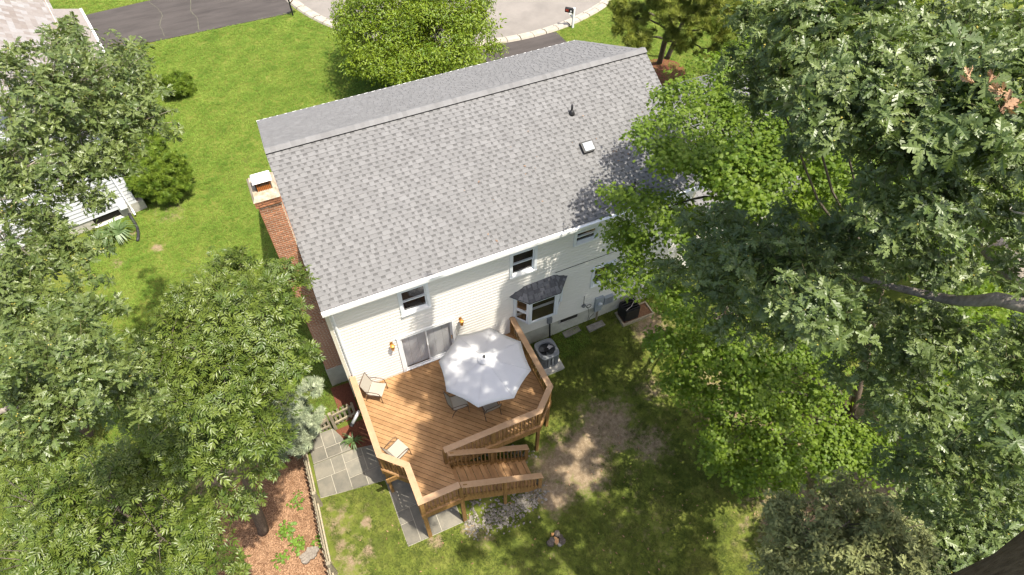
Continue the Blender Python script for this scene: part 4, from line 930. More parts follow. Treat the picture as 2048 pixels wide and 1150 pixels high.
# ---------------------------------------------------------------- chairs
def make_chair(label):
    c = thing('patio_chair', label, 'chair', (0, 0, 0), 'sling chairs on the deck')
    mb = MB()      # faces +x ; seat 0.52 wide
    sz = [(-.22, .40), (-.1, .385), (.08, .395), (.24, .425), (.27, .41)]
    mb.add([(x, y, z) for x, z in sz for y in (-.25, .25)] + [(x, y, z - .008) for x, z in sz for y in (-.25, .25)], [(2 * i, 2 * i + 2, 2 * i + 3, 2 * i + 1) for i in range(4)] + [(10 + 2 * i, 10 + 2 * i + 1, 10 + 2 * i + 3, 10 + 2 * i + 2) for i in range(4)])
    part('seat', mb, M_sling, c, smooth=True)
    mb = MB()
    bz = [(-.23, .41), (-.27, .52), (-.33, .70), (-.41, .90)]
    mb.add([(x, y, z) for x, z in bz for y in (-.25, .25)] + [(x - .008, y, z) for x, z in bz for y in (-.25, .25)], [(2 * i, 2 * i + 2, 2 * i + 3, 2 * i + 1) for i in range(3)] + [(8 + 2 * i, 8 + 2 * i + 1, 8 + 2 * i + 3, 8 + 2 * i + 2) for i in range(3)])
    part('backrest', mb, M_sling, c, smooth=True)
    for s_ in (-1, 1):
        y = .265 * s_
        mb = MB(); mb.tube([(-.40, y, .92), (-.33, y, .70), (-.25, y, .44), (-.2, y, .39), (.08, y, .385), (.25, y, .42), (.28, y, .40)], .012, 6); part('side_rail', mb, M_bronze, c, smooth=True)
        mb = MB(); mb.tube([(.27, y * 1.08, 0), (.25, y * 1.08, .35), (.22, y * 1.1, .58), (.14, y * 1.1, .635), (-.05, y * 1.1, .64), (-.28, y * 1.05, .60)], .013, 6); part('armrest', mb, M_bronze, c, smooth=True)
        mb = MB(); mb.tube([(-.32, y * 1.05, 0), (-.24, y * 1.05, .25), (-.12, y * 1.03, .39)], .013, 6); part('leg', mb, M_bronze, c, smooth=True)
    mb = MB(); mb.tube([(-.40, -.265, .92), (-.41, -.2, .925), (-.41, .2, .925), (-.40, .265, .92)], .012, 6); part('top_bar', mb, M_bronze, c, smooth=True)
    mb = MB(); mb.tube([(.2, -.27, .36), (.2, .27, .36)], .011, 6); mb.tube([(-.2, -.27, .33), (-.2, .27, .33)], .011, 6); part('crossbar', mb, M_bronze, c)
    return c
ch = make_chair('beige sling chair in the sunny deck corner against the white wall')
ch.location = (.75, -.52, .003); ch.rotation_euler = (0, 0, rad(-34))
copy_tree(ch, (.72, -2.9, .003), rad(25), 'beige sling chair by the left railing near the deck notch')
copy_tree(ch, (3.1, -2.1, .003), rad(-4), 'shaded sling chair half under the umbrella, facing right')
copy_tree(ch, (4.0, -2.62, .003), rad(92), 'shaded sling chair with its back to the stair, mostly under the umbrella')
# table under the umbrella
UX, UY = 4.07, -2.17
tb = thing('patio_table', 'round patio table hidden in the shade under the white umbrella', 'table', (UX, UY + .2, .003))
mb = MB(); cir = [(.55 * math.cos(i * math.pi / 12), .55 * math.sin(i * math.pi / 12)) for i in range(24)]
mb.prism(cir, .70, .72); part('table_top', mb, M_bronze, tb)
for a in range(4):
    mb = MB(); c_, s_ = math.cos(a * math.pi / 2 + .78), math.sin(a * math.pi / 2 + .78)
    mb.tube([(c_ * .5, s_ * .5, 0), (c_ * .4, s_ * .4, .7)], .016, 6); part('leg', mb, M_bronze, tb)
# umbrella
um = thing('patio_umbrella', 'large white octagonal umbrella open over the deck', 'umbrella', (UX, UY, .003))
NSEG, UR, URIM, UAP = 8, 1.47, 2.12, 2.56
mb = MB()
A0_ = rad(149.4)
rows_ = 7
vv = []
for i in range(rows_ + 1):
    f = .06 + (1 - .06) * i / rows_
    for k in range(NSEG * 4):
        a = A0_ + k * 2 * math.pi / (NSEG * 4)
        u_ = (k % 4) / 4
        edge = math.cos(math.pi / NSEG) / math.cos((u_ - .5) * 2 * math.pi / NSEG)
        scal = 1 - .028 * math.sin(math.pi * u_) * f ** 3
        r_ = UR * f * edge * scal
        sag = -.012 * math.sin(math.pi * u_) * math.sin(math.pi * min(1, f)) + .008 * math.sin(math.pi * u_) * f ** 4
        zz = UAP - (UAP - URIM) * (f ** 1.12) + sag
        vv.append((r_ * math.cos(a), r_ * math.sin(a), zz))
n4 = NSEG * 4
mb.add(vv, [(i * n4 + k, (i + 1) * n4 + k, (i + 1) * n4 + (k + 1) % n4, i * n4 + (k + 1) % n4) for i in range(rows_) for k in range(n4)])
can = part('canopy', mb, M_canvas, um, smooth=True)
so_ = can.modifiers.new('thick', 'SOLIDIFY'); so_.thickness = .004
mb = MB()
for k in range(8):
    a = A0_ + k * math.pi / 4
    mb.tube([(UR * f * math.cos(a), UR * f * math.sin(a), UAP - (UAP - URIM) * f ** 1.12 + .004) for f in (.07, .3, .6, .8, 1.0)], .005, 4, False)
part('seam', mb, M_canvas, um)
mb = MB()
vv = [(0, 0, UAP + .068)]
for r_, zz in ((.11, UAP + .045), (.215, UAP - .002)):
    vv += [(r_ * math.cos(A0_ + k * math.pi / 12), r_ * math.sin(A0_ + k * math.pi / 12), zz - (.012 if k % 3 == 1 and r_ > .2 else 0)) for k in range(24)]
mb.add(vv, [(0, 1 + k, 1 + (k + 1) % 24) for k in range(24)] + [(1 + k, 25 + k, 25 + (k + 1) % 24, 1 + (k + 1) % 24) for k in range(24)])
part('vent_cap', mb, M_canvas, um)
mb = MB(); mb.tube([(.0, 0, 0), (0, 0, UAP + .05)], .022, 10); part('pole', mb, M_bronze, um)
mb = MB(); mb.tube([(0, 0, UAP + .045), (0, 0, UAP + .085), (0, 0, UAP + .10), (0, 0, UAP + .15), (0, 0, UAP + .16)], [.035, .03, .02, .036, .02], 10); part('finial', mb, M_black, um, smooth=True)
for k in range(8):
    a = A0_ + k * math.pi / 4
    mb = MB(); mb.tube([(.05 * math.cos(a), .05 * math.sin(a), UAP - .06), (UR * .98 * math.cos(a), UR * .98 * math.sin(a), URIM - .02)], .009, 5); part('rib', mb, M_bronze, um)
mb = MB(); mb.tube([(0, 0, 0), (0, 0, .05), (0, 0, .09), (0, 0, .3)], [.25, .25, .06, .04], 18); part('base', mb, M_black, um)

# ---------------------------------------------------------------- wall lanterns
def lantern(x, z, label):
    t = thing('wall_lantern', label, 'wall lamp', (x, -.02, z), 'brass lanterns beside the sliding door')
    mb = MB(); mb.tube([(0, -.005, 0), (0, .008, 0)], .06, 14); part('backplate', mb, M_brass, t)
    mb = MB(); mb.tube([(0, 0, .0), (0, -.07, .05), (0, -.12, .03)], .012, 6); part('arm', mb, M_brass, t, smooth=True)
    mb = MB(); mb.tube([(0, -.12, .04), (0, -.12, .02), (0, -.12, -.02)], [.02, .075, .085], 8); part('roof_cap', mb, M_brass, t)
    mb = MB()
    for k in range(6):
        a = k * math.pi / 3; mb.tube([(.07 * math.cos(a), -.12 + .07 * math.sin(a), -.02), (.05 * math.cos(a), -.12 + .05 * math.sin(a), -.2)], .006, 4)
    mb.tube([(0, -.12, -.2), (0, -.12, -.21), (0, -.12, -.26)], [.055, .05, .012], 8); part('cage', mb, M_brass, t)
    mb = MB(); mb.tube([(0, -.12, -.02), (0, -.12, -.2)], [.062, .044], 6); part('lamp_glass', mb, mat('amber_glass', (.5, .24, .06), rough=.15, spec=.5), t)
lantern(1.66, 1.93, 'brass lantern to the left of the sliding glass door')
lantern(4.08, 1.93, 'brass lantern to the right of the sliding glass door')

# ---------------------------------------------------------------- air conditioner and wall boxes
az_ = gz(7.05, -.75)
mb = MB(); mb.box(6.55, 7.55, -1.42, -.25, az_ - .1, az_ + .06)
tag(obj('concrete_pad', mb, M_conc), 'gray slab under the air conditioner', 'slab')
ac = thing('air_conditioner', 'gray outdoor air conditioner with open round fan top beside the deck railing', 'air conditioner', (7.08, -.78, az_ + .062))
H_ = -.75 - (az_ + .062)
def rsq(hw, p=4.2, n=40): return [(hw * math.copysign(abs(math.cos(a)) ** (2 / p), math.cos(a)), hw * 1.06 * math.copysign(abs(math.sin(a)) ** (2 / p), math.sin(a))) for a in (i * 2 * math.pi / n for i in range(n))]
o_, i_ = rsq(.40), [(.315 * math.cos(i * 2 * math.pi / 40), .30 * math.sin(i * 2 * math.pi / 40)) for i in range(40)]
mb = MB(); mb.prism(rsq(.36), 0.02, H_ - .27); part('coil', mb, M_acdark, ac)
mb = MB(); mb.prism(rsq(.40), 0, .05); part('base_tray', mb, M_acgray, ac)
mb = MB()
n = 40
lo = [(x, y, H_ - .1) for x, y in o_]; hi = [(x * 1.0, y * 1.0, H_ - .015) for x, y in o_]; tp = [(x * .94, y * .94, H_) for x, y in o_]; inn = [(x, y, H_ - .005) for x, y in i_]; inb = [(x * .97, y * .97, H_ - .088) for x, y in i_]
mb.add(lo + hi + tp + inn + inb, [(r * n + k, r * n + (k + 1) % n, (r + 1) * n + (k + 1) % n, (r + 1) * n + k) for r in range(4) for k in range(n)])
part('top_shroud', mb, M_acgray, ac)
per = o_
for k in range(40):
    x, y = per[k]; x2, y2 = per[(k + 1) % 40]
    if k % 1 == 0:
        mx_, my_ = (x + x2) / 2 * .965, (y + y2) / 2 * .965
        mb = MB(); a = math.atan2(y2 - y, x2 - x); w_ = math.hypot(x2 - x, y2 - y) * .30
        c_, s_ = math.cos(a), math.sin(a)
        mb.hexa([(mx_ + i * w_ * c_ - j * .014 * s_, my_ + i * w_ * s_ + j * .014 * c_, .05) for i, j in ((-1, -1), (1, -1), (1, 1), (-1, 1))], [(mx_ + i * w_ * c_ - j * .014 * s_, my_ + i * w_ * s_ + j * .014 * c_, H_ - .1) for i, j in ((-1, -1), (1, -1), (1, 1), (-1, 1))])
        part('louver', mb, M_acgray, ac)
mb = MB(); mb.tube([(0, 0, H_ - .2), (0, 0, H_ - .07)], .09, 14); part('fan_motor', mb, M_black, ac)
for k in range(3):
    a = k * 2.094 + .5
    mb = MB(); c_, s_ = math.cos(a), math.sin(a); 
    q = [(.07, -.06, .03), (.27, -.12, .05), (.28, .10, -.02), (.07, .06, -.03)]
    q = [(x * c_ - y * s_, x * s_ + y * c_, H_ - .13 + z) for x, y, z in q]
    mb.hexa(q, [(x, y, z + .008) for x, y, z in q]); part('fan_blade', mb, M_acdark if k else mat('painted_sunlit_aluminum', (.6, .6, .62), rough=.4), ac)  # first blade coloured pale to stand for sun on it, others dark
mb = MB()
for r_ in (.2,):
    mb.tube([(r_ * math.cos(i * .2618), r_ * math.sin(i * .2618), H_ - .03) for i in range(25)], .003, 4, False)
for k in range(6): a = k * math.pi / 3; mb.tube([(.05 * math.cos(a), .05 * math.sin(a), H_ - .02), (.3 * math.cos(a), .3 * math.sin(a), H_ - .02)], .003, 4)
part('fan_grille', mb, M_black, ac)
t = thing('disconnect_box', 'small gray electrical box with black conduit on the wall above the air conditioner', 'electrical box', (7.52, -.06, -.1))
mb = MB(); mb.box(-.09, .09, -.05, .055, -.16, .14); part('box', mb, M_acgray, t)
mb = MB(); mb.box(-.08, .08, -.058, -.052, -.14, .12); part('cover', mb, M_acgray, t)
mb = MB(); mb.tube([(.02, 0, -.16), (.03, -.02, -.5), (.03, -.06, -.95), (0, -.2, -1.05)], .032, 8); part('conduit', mb, M_rubber, t, smooth=True)
t = thing('electric_meter', 'gray electric meter with round glass dial on the foundation wall under the branches', 'meter', (9.62, -.02, -.15))
mb = MB(); mb.box(-.17, .17, -.11, .012, -.28, .34); part('meter_box', mb, M_elec, t)
mb = MB(); mb.tube([(0, -.11, .02), (0, -.16, .02), (0, -.2, .02)], [.1, .095, .085], 16); part('dial', mb, mat('meter_glass', (.45, .47, .5), rough=.15, spec=.6), t, smooth=True)
mb = MB(); mb.box(-.14, .14, -.09, .012, -.5, -.29); part('lower_box', mb, M_elec, t)
mb = MB(); mb.tube([(.02, -.04, -.5), (.02, -.04, -1.3)], .04, 8); part('conduit', mb, M_grayw, t)
t = thing('utility_box', 'second gray utility box beside the electric meter', 'utility box', (10.02, -.02, -.12))
mb = MB(); mb.box(-.19, .19, -.13, .012, -.22, .2); part('box', mb, M_elec, t)
for i in range(5):
    mb = MB(); mb.box(-.16, .16, -.138, -.131, -.16 + i * .07, -.12 + i * .07); part('cover_rib', mb, M_acgray, t)
t = thing('antenna_mount', 'thin black antenna rod and round junction box left of the electric meter', 'antenna', (8.97, -.02, -.02))
mb = MB(); mb.tube([(0, .01, 0), (0, -.06, 0)], .085, 12); part('junction_box', mb, M_acgray, t)
mb = MB(); mb.tube([(-.03, -.05, .06), (-.07, -.07, .68)], .012, 6); part('rod', mb, M_black, t)
mb = MB(); mb.tube([(.22 + .1 * math.cos(a * .4), -.04, -.12 + .1 * math.sin(a * .4)) for a in range(33)], .01, 5); part('cable_coil', mb, M_rubber, t)
mb = MB(); mb.tube([(.08, -.03, 0), (.22, -.03, -.3), (.3, -.03, -.7), (.28, -.03, -1.15)], .009, 5); mb.tube([(.5, -.05, -.75), (.35, -.04, -.95), (.32, -.04, -1.1)], .009, 5); part('cable', mb, M_rubber, t)
# splash blocks
M_oldconc = mat('old_concrete', (.17, .155, .13), (.27, .25, .215), 9, .95, .5, 40)
def splash(x, y, a, label):
    z = gz(x, y)
    t = thing('splash_block', label, 'splash block', (x, y, z), 'splash blocks along the foundation')
    t.rotation_euler = (0, 0, a)
    mb = MB(); mb.box(-.36, .36, -.13, .13, -.03, .05); part('slab', mb, M_oldconc, t)
    mb = MB(); mb.box(-.36, .36, -.13, -.1, .051, .075); mb.box(-.36, .36, .1, .13, .051, .075); part('lip', mb, M_oldconc, t)
splash(8.5, -.17, .06, 'pale splash block below the foundation window')
splash(9.48, -.33, .03, 'pale splash block in front of the electric meter')
# black crate-like box on a timber frame
bx, by = 10.86, -.42; bz = gz(bx, by)
t = thing('planter_frame', 'low tan timber frame holding brown mulch below the maple branches', 'garden frame', (bx, by, bz))
for a_ in ((-.42, -.36, -.38, .3), (-.36, 1.0, -.38, -.32), (-.36, 1.0, .24, .3), (.94, 1.0, -.32, .24)):
    mb = MB(); mb.box(a_[0], a_[1], a_[2], a_[3], -.05, .09); part('board', mb, M_grayw, t)
mb = MB(); mb.box(-.355, .935, -.315, .235, -.05, .04); part('fill', mb, M_mulch, t)
t = thing('black_crate', 'black slatted crate with bars on top standing on the tan timber frame', 'crate', (bx, by, bz + .091))
mb = MB(); mb.box(-.30, .30, -.26, .26, 0, .03); part('bottom', mb, M_black, t)
for x0_, x1_, y0_, y1_ in ((-.3, .3, -.28, -.26), (-.3, .3, .26, .28), (-.32, -.3, -.26, .26), (.3, .32, -.26, .26)):
    mb = MB(); mb.box(x0_, x1_, y0_, y1_, .0, .62); part('side_panel', mb, M_black, t)
for i in range(5):
    mb = MB(); y = -.22 + i * .11; mb.box(-.32, .32, y - .02, y + .02, .621, .645); part('top_slat', mb, M_black, t)
mb = MB(); mb.tube([(-.3, -.2, .66), (0, -.1, .67), (.25, .1, .66), (.2, .25, .66)], .012, 6); part('cord', mb, M_twig, t)

# ---------------------------------------------------------------- fences
def pmesh(h, w=.085):
    mb = MB(); mb.prism([(-w / 2, -.01), (w / 2, -.01), (w / 2, .01), (-w / 2, .01)], 0, h - .05)
    mb.add([(-w / 2, -.01, h - .05), (w / 2, -.01, h - .05), (w / 2, .01, h - .05), (-w / 2, .01, h - .05), (0, -.01, h), (0, .01, h)], [(0, 1, 4), (2, 3, 5), (1, 2, 5, 4), (3, 0, 4, 5)])
    return mb.mesh('picket', M_grayw)
PK = [pmesh(1.02), pmesh(.99), pmesh(1.05)]
def fence(name, label, A, B, side, posts, step=.14, cat='fence', brace=False):
    A = Vector(A); B = Vector(B); L_ = (B - A).length; d = (B - A).normalized(); n = Vector((d.y, -d.x, 0)) * side
    t = thing(name, label, cat, (A.x, A.y, gz(A.x, A.y)))
    a = math.atan2(d.y, d.x)
    k = int(L_ / step)
    for i in range(k + 1):
        P = A + d * (i * L_ / k) - n * .035
        obj('picket', random.choice(PK), None, t, loc=(P.x, P.y, gz(P.x, P.y) + .04), rot=(random.uniform(-.015, .015), random.uniform(-.02, .02), a))
    for h in (.28, .82):
        m2 = MB(); seg = max(1, int(L_ / 1.2))
        for i in range(seg):
            P, Q = A + d * (L_ * i / seg), A + d * (L_ * (i + 1) / seg - .001)
            m2.beam((P.x, P.y, gz(P.x, P.y) + h), (Q.x, Q.y, gz(Q.x, Q.y) + h), .045, .09)
        obj('rail', m2, M_grayw, t)
    if brace:
        m2 = MB(); P, Q = A + n * .035, B + n * .035
        m2.beam((P.x, P.y, gz(P.x, P.y) + .3), (Q.x, Q.y, gz(Q.x, Q.y) + .8), .03, .08); obj('brace', m2, M_grayw, t)
    for f in posts:
        P = A + d * (L_ * f) + n * .05
        m2 = MB(); m2.box(-.055, .055, -.055, .055, -.2, 1.12); obj('post', m2, M_grayw, t, loc=(P.x, P.y, gz(P.x, P.y)), rot=(0, 0, a))
    return t
fence('picket_fence', 'long gray weathered picket fence between the lawn and the mulch bed', (-2.13, -.2, 0), (-2.62, -9.5, 0), -1, (.0, .25, .5, .75, 1))
fence('picket_fence', 'short picket fence section between the garden gate and the deck', (-1.02, -.08, 0), (-.2, .0, 0), 1, (0.02,))
fence('garden_gate', 'weathered wooden picket gate with a diagonal brace at the top of the flagstone path', (-2.0, -.14, 0), (-1.16, -.1, 0), 1, (), .14, 'gate', True)

# ---------------------------------------------------------------- neighbour's house
na = rad(10.5)
nb = thing('neighbor_house', 'white-sided house at the left edge, mostly hidden by the oak', 'house', (-6.04, 13.3, -1.0))
nb.rotation_euler = (0, 0, na)
# local frame: x runs left (negative) along the rear wall, y to the front
NW, ND, NE_, NRZ = 9.0, 13.0, 5.0, 8.0
mb = MB(); mb.box(-NW, 0, .03, ND, .52, NE_)
mb.add([(-NW, .03, NE_), (0, .03, NE_), (-NW / 2, .03, NRZ - .15), (-NW, ND, NE_), (0, ND, NE_), (-NW / 2, ND, NRZ - .15)], [(0, 1, 2), (3, 5, 4)])
nw_ = part('wall', mb, M_wsiding, nb)
z = .52; 
while z < NRZ - .4:
    f = 0 if z < NE_ else (z - NE_) / (NRZ - NE_) * NW / 2
    f2 = 0 if z + .2 < NE_ else (z + .2 - NE_) / (NRZ - NE_) * NW / 2
    xa, xb = -NW + max(f, f2), -max(f, f2)
    if xb - xa > .3:
        mb = MB(); mb.add([(xa, -.005, z), (xb, -.005, z), (xb, .02, z + .2), (xa, .02, z + .2), (xa, .028, z), (xb, .028, z)], [(0, 1, 2, 3), (4, 5, 1, 0)])
        part('siding_board', mb, M_wsiding, nw_)
    z += .19
mb = MB(); mb.box(-NW, -1.9, .035, .2, -.6, .515); mb.box(-.8, .25, -.0, .3, -.6, .515); mb.box(-1.9, -.8, .035, .2, -.6, .08); mb.box(0, .25, .3, ND, -.6, .515); part('foundation', mb, M_conc, nb)
mb = MB(); mb.box(-1.9, -.8, .15, .2, .08, .515); w_ = part('basement_window', mb, M_dark, nb)
mb = MB(); mb.box(-1.95, -.75, -.03, .03, .03, .079); part('sill', mb, M_white, w_)
mb = MB(); mb.box(-.72, -.42, -.22, -.006, .58, .86); part('vent_hood', mb, M_white, nb)
mb = MB(); mb.box(-.36, -.29, -.09, -.007, .35, 4.9); mb.beam((-.325, -.05, .36), (-.325, -.28, .14), .07, .07); part('downspout', mb, M_white, nb)
mb = MB(); mb.tube([(-NW + .2, -.05, 3.0), (-3.3, -.05, 2.55)], .035, 6); part('wall_pipe', mb, M_grayw, nb)
mb = MB(); mb.tube([(-.25 + .2 * math.cos(a * .4), -.06, 3.1 + .25 * math.sin(a * .4)) for a in range(20)], .03, 6); part('hose', mb, M_rubber, nb)
mb = MB(); mb.val = .6
ov = .45
sl = (NRZ - NE_) / (NW / 2)
def nr(x, y): return NRZ - abs(x + NW / 2) * sl
XL, XR = -NW - ov, ov
mb.add([(XL, -.35, nr(XL, 0)), (-NW / 2, -.35, NRZ), (XR, -.35, nr(XR, 0)), (XL, ND + .4, nr(XL, 0)), (-NW / 2, ND + .4, NRZ), (XR, ND + .4, nr(XR, 0))] +
       [(XL, -.35, nr(XL, 0) - .12), (-NW / 2, -.35, NRZ - .12), (XR, -.35, nr(XR, 0) - .12)], [(0, 1, 4, 3), (1, 2, 5, 4), (0, 6, 7, 1), (1, 7, 8, 2)])
nroof = part('roof', mb, M_nroof, nb)
mb = MB()
for i in range(27):
    s0 = i * .2
    for sd in (1,):
        y = -.34
        while y < ND + .2:
            w_ = random.uniform(.2, .4); mb.val = random.random()
            xa, xb = -NW / 2 + s0, min(-NW / 2 + s0 + .2, XR)
            mb.add([(xa, y, nr(xa, 0) + .004), (xb, y, nr(xb, 0) + .014), (xb, y + w_ - .01, nr(xb, 0) + .014), (xa, y + w_ - .01, nr(xa, 0) + .004), (xb, y, nr(xb, 0)), (xb, y + w_ - .01, nr(xb, 0))], [(0, 1, 2, 3), (1, 4, 5, 2)])
            y += w_
part('shingles', mb, M_nroof, nroof, kind='stuff')
mb = MB(); mb.box(XR + .002, XR + .12, -.35, ND + .4, nr(XR, 0) - .13, nr(XR, 0) - .11); mb.box(XR + .11, XR + .122, -.35, ND + .4, nr(XR, 0) - .11, nr(XR, 0) - .0); mb.box(XR + .002, XR + .012, -.35, ND + .4, nr(XR, 0) - .11, nr(XR, 0) - .02)
gt = part('gutter', mb, M_white, nb)
mb = MB(); mb.box(XR + .014, XR + .108, 1, ND + .3, nr(XR, 0) - .109, nr(XR, 0) - .05); part('leaf_litter', mb, mat('dry_leaves', (.35, .13, .04), (.5, .3, .16), 30, .9), gt)
# lower porch roof with its own white eave
mb = MB(); mb.val = .35; mb.hexa([(.26, 6.2, 2.9), (1.75, 6.2, 2.45), (1.75, ND + 1, 2.45), (.26, ND + 1, 2.9)], [(.26, 6.2, 3.0), (1.75, 6.2, 2.55), (1.75, ND + 1, 2.55), (.26, ND + 1, 3.0)]); part('porch_roof', mb, M_nroof, nb)
mb = MB(); mb.box(1.752, 1.86, 6.2, ND + 1, 2.44, 2.56); part('porch_gutter', mb, M_white, nb)
for y in (6.4, 9.5, 12.8):
    mb = MB(); mb.box(1.5, 1.62, y, y + .12, -.3, 2.46); part('porch_post', mb, M_white, nb)
# drain hose on the lawn
mb = MB()
pts = [(-6.5, 13.0, -.72), (-6.46, 12.8, -.88), (-6.38, 12.5, -.93), (-6.32, 12.2, -.94), (-6.31, 11.9, -.95), (-6.34, 11.6, -.955), (-6.38, 11.4, -.96)]
mb.tube(pts, .065, 10)
tag(obj('drain_hose', mb, M_rubber, smooth=True), 'black corrugated drain hose curving from the white downspout onto the lawn', 'drain pipe')

# ---------------------------------------------------------------- mailboxes
mz = gz(18.42, 18.75)
t = thing('mailbox', 'black mailbox with red and white panel on a white post at the curb', 'mailbox', (18.42, 18.75, mz))
mb = MB(); mb.box(-.055, .055, -.055, .055, -.1, 1.22); part('post', mb, M_white, t)
mb = MB(); mb.beam((0, 0, .55), (-.18, .28, .86), .07, .07); mb.box(-.3, .06, .0, .06, .86, .93); part('arm', mb, M_white, t)
def mailbody(L_, w, h, dirv, z0):
    mb = MB(); prof_ = [(-w / 2, 0), (w / 2, 0), (w / 2, h * .55)] + [(w / 2 * math.cos(a), h * .55 + h * .45 * math.sin(a)) for a in (.6, 1.2, 1.57, 1.94, 2.54)] + [(-w / 2, h * .55)]
    d = Vector(dirv).normalized(); n = Vector((d.y, -d.x, 0))
    P = [(d * k_ + n * u_ + Vector((0, 0, z0 + v_))) for k_ in (0, L_) for u_, v_ in prof_]
    m = len(prof_)
    mb.add(P, [tuple(range(m)), tuple(range(2 * m - 1, m - 1, -1))] + [(i, m + i, m + (i + 1) % m, (i + 1) % m) for i in range(m)]); return mb
part('box', mailbody(.52, .2, .26, (-.6, .55, 0), .935), M_black, t)
mb = MB()
d = Vector((-.6, .55, 0)).normalized(); n = Vector((-d.y, d.x, 0))
for a_, b_, z0_, z1_ in ((.3, .48, 1.0, 1.12),):
    q = [d * a_ + n * .104 + Vector((0, 0, z0_)), d * b_ + n * .104 + Vector((0, 0, z0_)), d * b_ + n * .104 + Vector((0, 0, z1_)), d * a_ + n * .104 + Vector((0, 0, z1_))]
    mb.hexa(q, [p + n * .006 for p in q])
part('red_panel', mb, mat('red_paint', (.35, .05, .03), rough=.5), t)
mb = MB(); q = [d * a_ + n * .104 + Vector((0, 0, z_)) for a_, z_ in ((.1, .99), (.2, .99), (.2, 1.08), (.1, 1.08))]; mb.hexa(q, [p + n * .006 for p in q]); part('white_panel', mb, M_white, t)
mz = gz(3.72, 26.55)
t = thing('mailbox', 'dark mailbox on a thin black post beside the neighbor driveway', 'mailbox', (3.72, 26.55, mz))
mb = MB(); mb.box(-.04, .04, -.04, .04, -.1, 1.15); part('post', mb, M_black, t)
part('box', mailbody(.5, .22, .26, (1, .25, 0), 1.02), M_black, t)
mb = MB(); mb.beam((.0, 0, .75), (.3, .08, 1.0), .04, .04); part('bracket', mb, M_cedar, t)

# ---------------------------------------------------------------- stumps and log cluster
z = gz(-2.94, -3.98)
t = thing('tree_stump', 'low gray sawn tree stump in the mulch bed beside the fence', 'stump', (-2.94, -3.98, z))
ol = []
for i in range(28):
    a = i * 2 * math.pi / 28; r_ = .27 * (1 + .22 * math.sin(2 * a + .6) + .12 * math.sin(5 * a) + .06 * math.sin(9 * a))
    ol.append((r_ * math.cos(a), .85 * r_ * math.sin(a)))
mb = MB(); mb.add([(x * 1.15, y * 1.15, -.05) for x, y in ol] + [(x, y, .1) for x, y in ol], [(i, (i + 1) % 28, 28 + (i + 1) % 28, 28 + i) for i in range(28)]); part('bark', mb, M_bark, t)
mb = MB(); mb.add([(x, y, .1 + .012 * math.sin(i * 3)) for i, (x, y) in enumerate(ol)] + [(0, 0, .08)], [(i, (i + 1) % 28, 28) for i in range(28)]); part('cut_face', mb, mat('gray_sawn_wood', (.15, .125, .1), (.27, .235, .195), 14, .9, .6, 30), t)
z = gz(4.54, -6.79)
t = thing('rotted_stump', 'dark ragged rotted stump with orange core in the shaded lawn', 'stump', (4.54, -6.79, z))
rs_ = random.Random(5)
def chunk(cx_, cy_, rx, ry, h):
    k = 9; base_ = []; top_ = []
    for i in range(k):
        a = i * 2 * math.pi / k; f = rs_.uniform(.8, 1.2)
        base_.append((cx_ + rx * f * 1.15 * math.cos(a), cy_ + ry * f * 1.15 * math.sin(a), -.05)); top_.append((cx_ + rx * f * math.cos(a), cy_ + ry * f * math.sin(a), h * rs_.uniform(.7, 1.2)))
    mb = MB(); mb.add(base_ + top_ + [(cx_, cy_, h * 1.05)], [(i, (i + 1) % k, k + (i + 1) % k, k + i) for i in range(k)] + [(k + i, k + (i + 1) % k, 2 * k) for i in range(k)]); return mb
part('bark_chunk', chunk(-.17, .02, .13, .12, .17), M_bark, t); part('bark_chunk', chunk(.17, -.1, .12, .1, .13), M_bark, t); part('bark_chunk', chunk(.1, .16, .11, .1, .2), M_bark, t); part('bark_chunk', chunk(.2, .04, .08, .08, .1), M_bark, t)
part('rotten_core', chunk(-.01, .0, .09, .13, .1), mat('rotten_wood', (.42, .2, .08), (.6, .4, .2), 12, .9), t)
part('log_end', chunk(-.02, .22, .06, .05, .15), mat('orange_wood', (.5, .24, .08), (.6, .34, .14), 12, .9), t)
part('flat_stone', chunk(.05, -.16, .06, .06, .08), M_rock, t)

# ================================================================ foliage
ML_oak = leaf_mat('oak_leaf', (.068, .104, .026), (.124, .160, .042), .25, (.19, .24, .03), .42, .5)
ML_oakd = leaf_mat('blue_green_oak_leaf', (.077, .116, .032), (.127, .168, .047), .26, (.14, .21, .03), .40, .5)
ML_hick = leaf_mat('hickory_leaf', (.060, .098, .013), (.118, .156, .023), .25, (.16, .24, .03), .42, .5)
ML_maple = leaf_mat('maple_leaf', (.074, .130, .011), (.142, .205, .018), .40, (.25, .38, .02), .5, .35)
ML_front = leaf_mat('cherry_leaf', (.080, .145, .010), (.175, .24, .016), .32, (.30, .34, .02), .45, .4)
ML_olive = leaf_mat('olive_leaf', (.16, .18, .065), (.235, .25, .095), .2, (.15, .16, .05), .55, .3)
ML_pine = leaf_mat('pine_needle', (.10, .15, .018), (.21, .24, .036), .2, (.2, .22, .03), .55, .3)
ML_bush = leaf_mat('evergreen_needle', (.080, .145, .014), (.165, .235, .026), .2, (.16, .25, .02), .5, .35)
ML_silver = leaf_mat('silver_needle', (.24, .29, .17), (.37, .41, .26), .15, (.3, .34, .28), .6, .3)
ML_brown = leaf_mat('dry_leaf', (.24, .13, .07), (.42, .26, .15), .2, (.3, .15, .05), .6, .3)
ML_weed = leaf_mat('weed_leaf', (.10, .19, .02), (.16, .26, .03), .3, (.2, .3, .02), .5, .4)
ML_strap = leaf_mat('strap_leaf', (.07, .13, .04), (.13, .19, .07), .25, (.15, .25, .03), .4, .5)

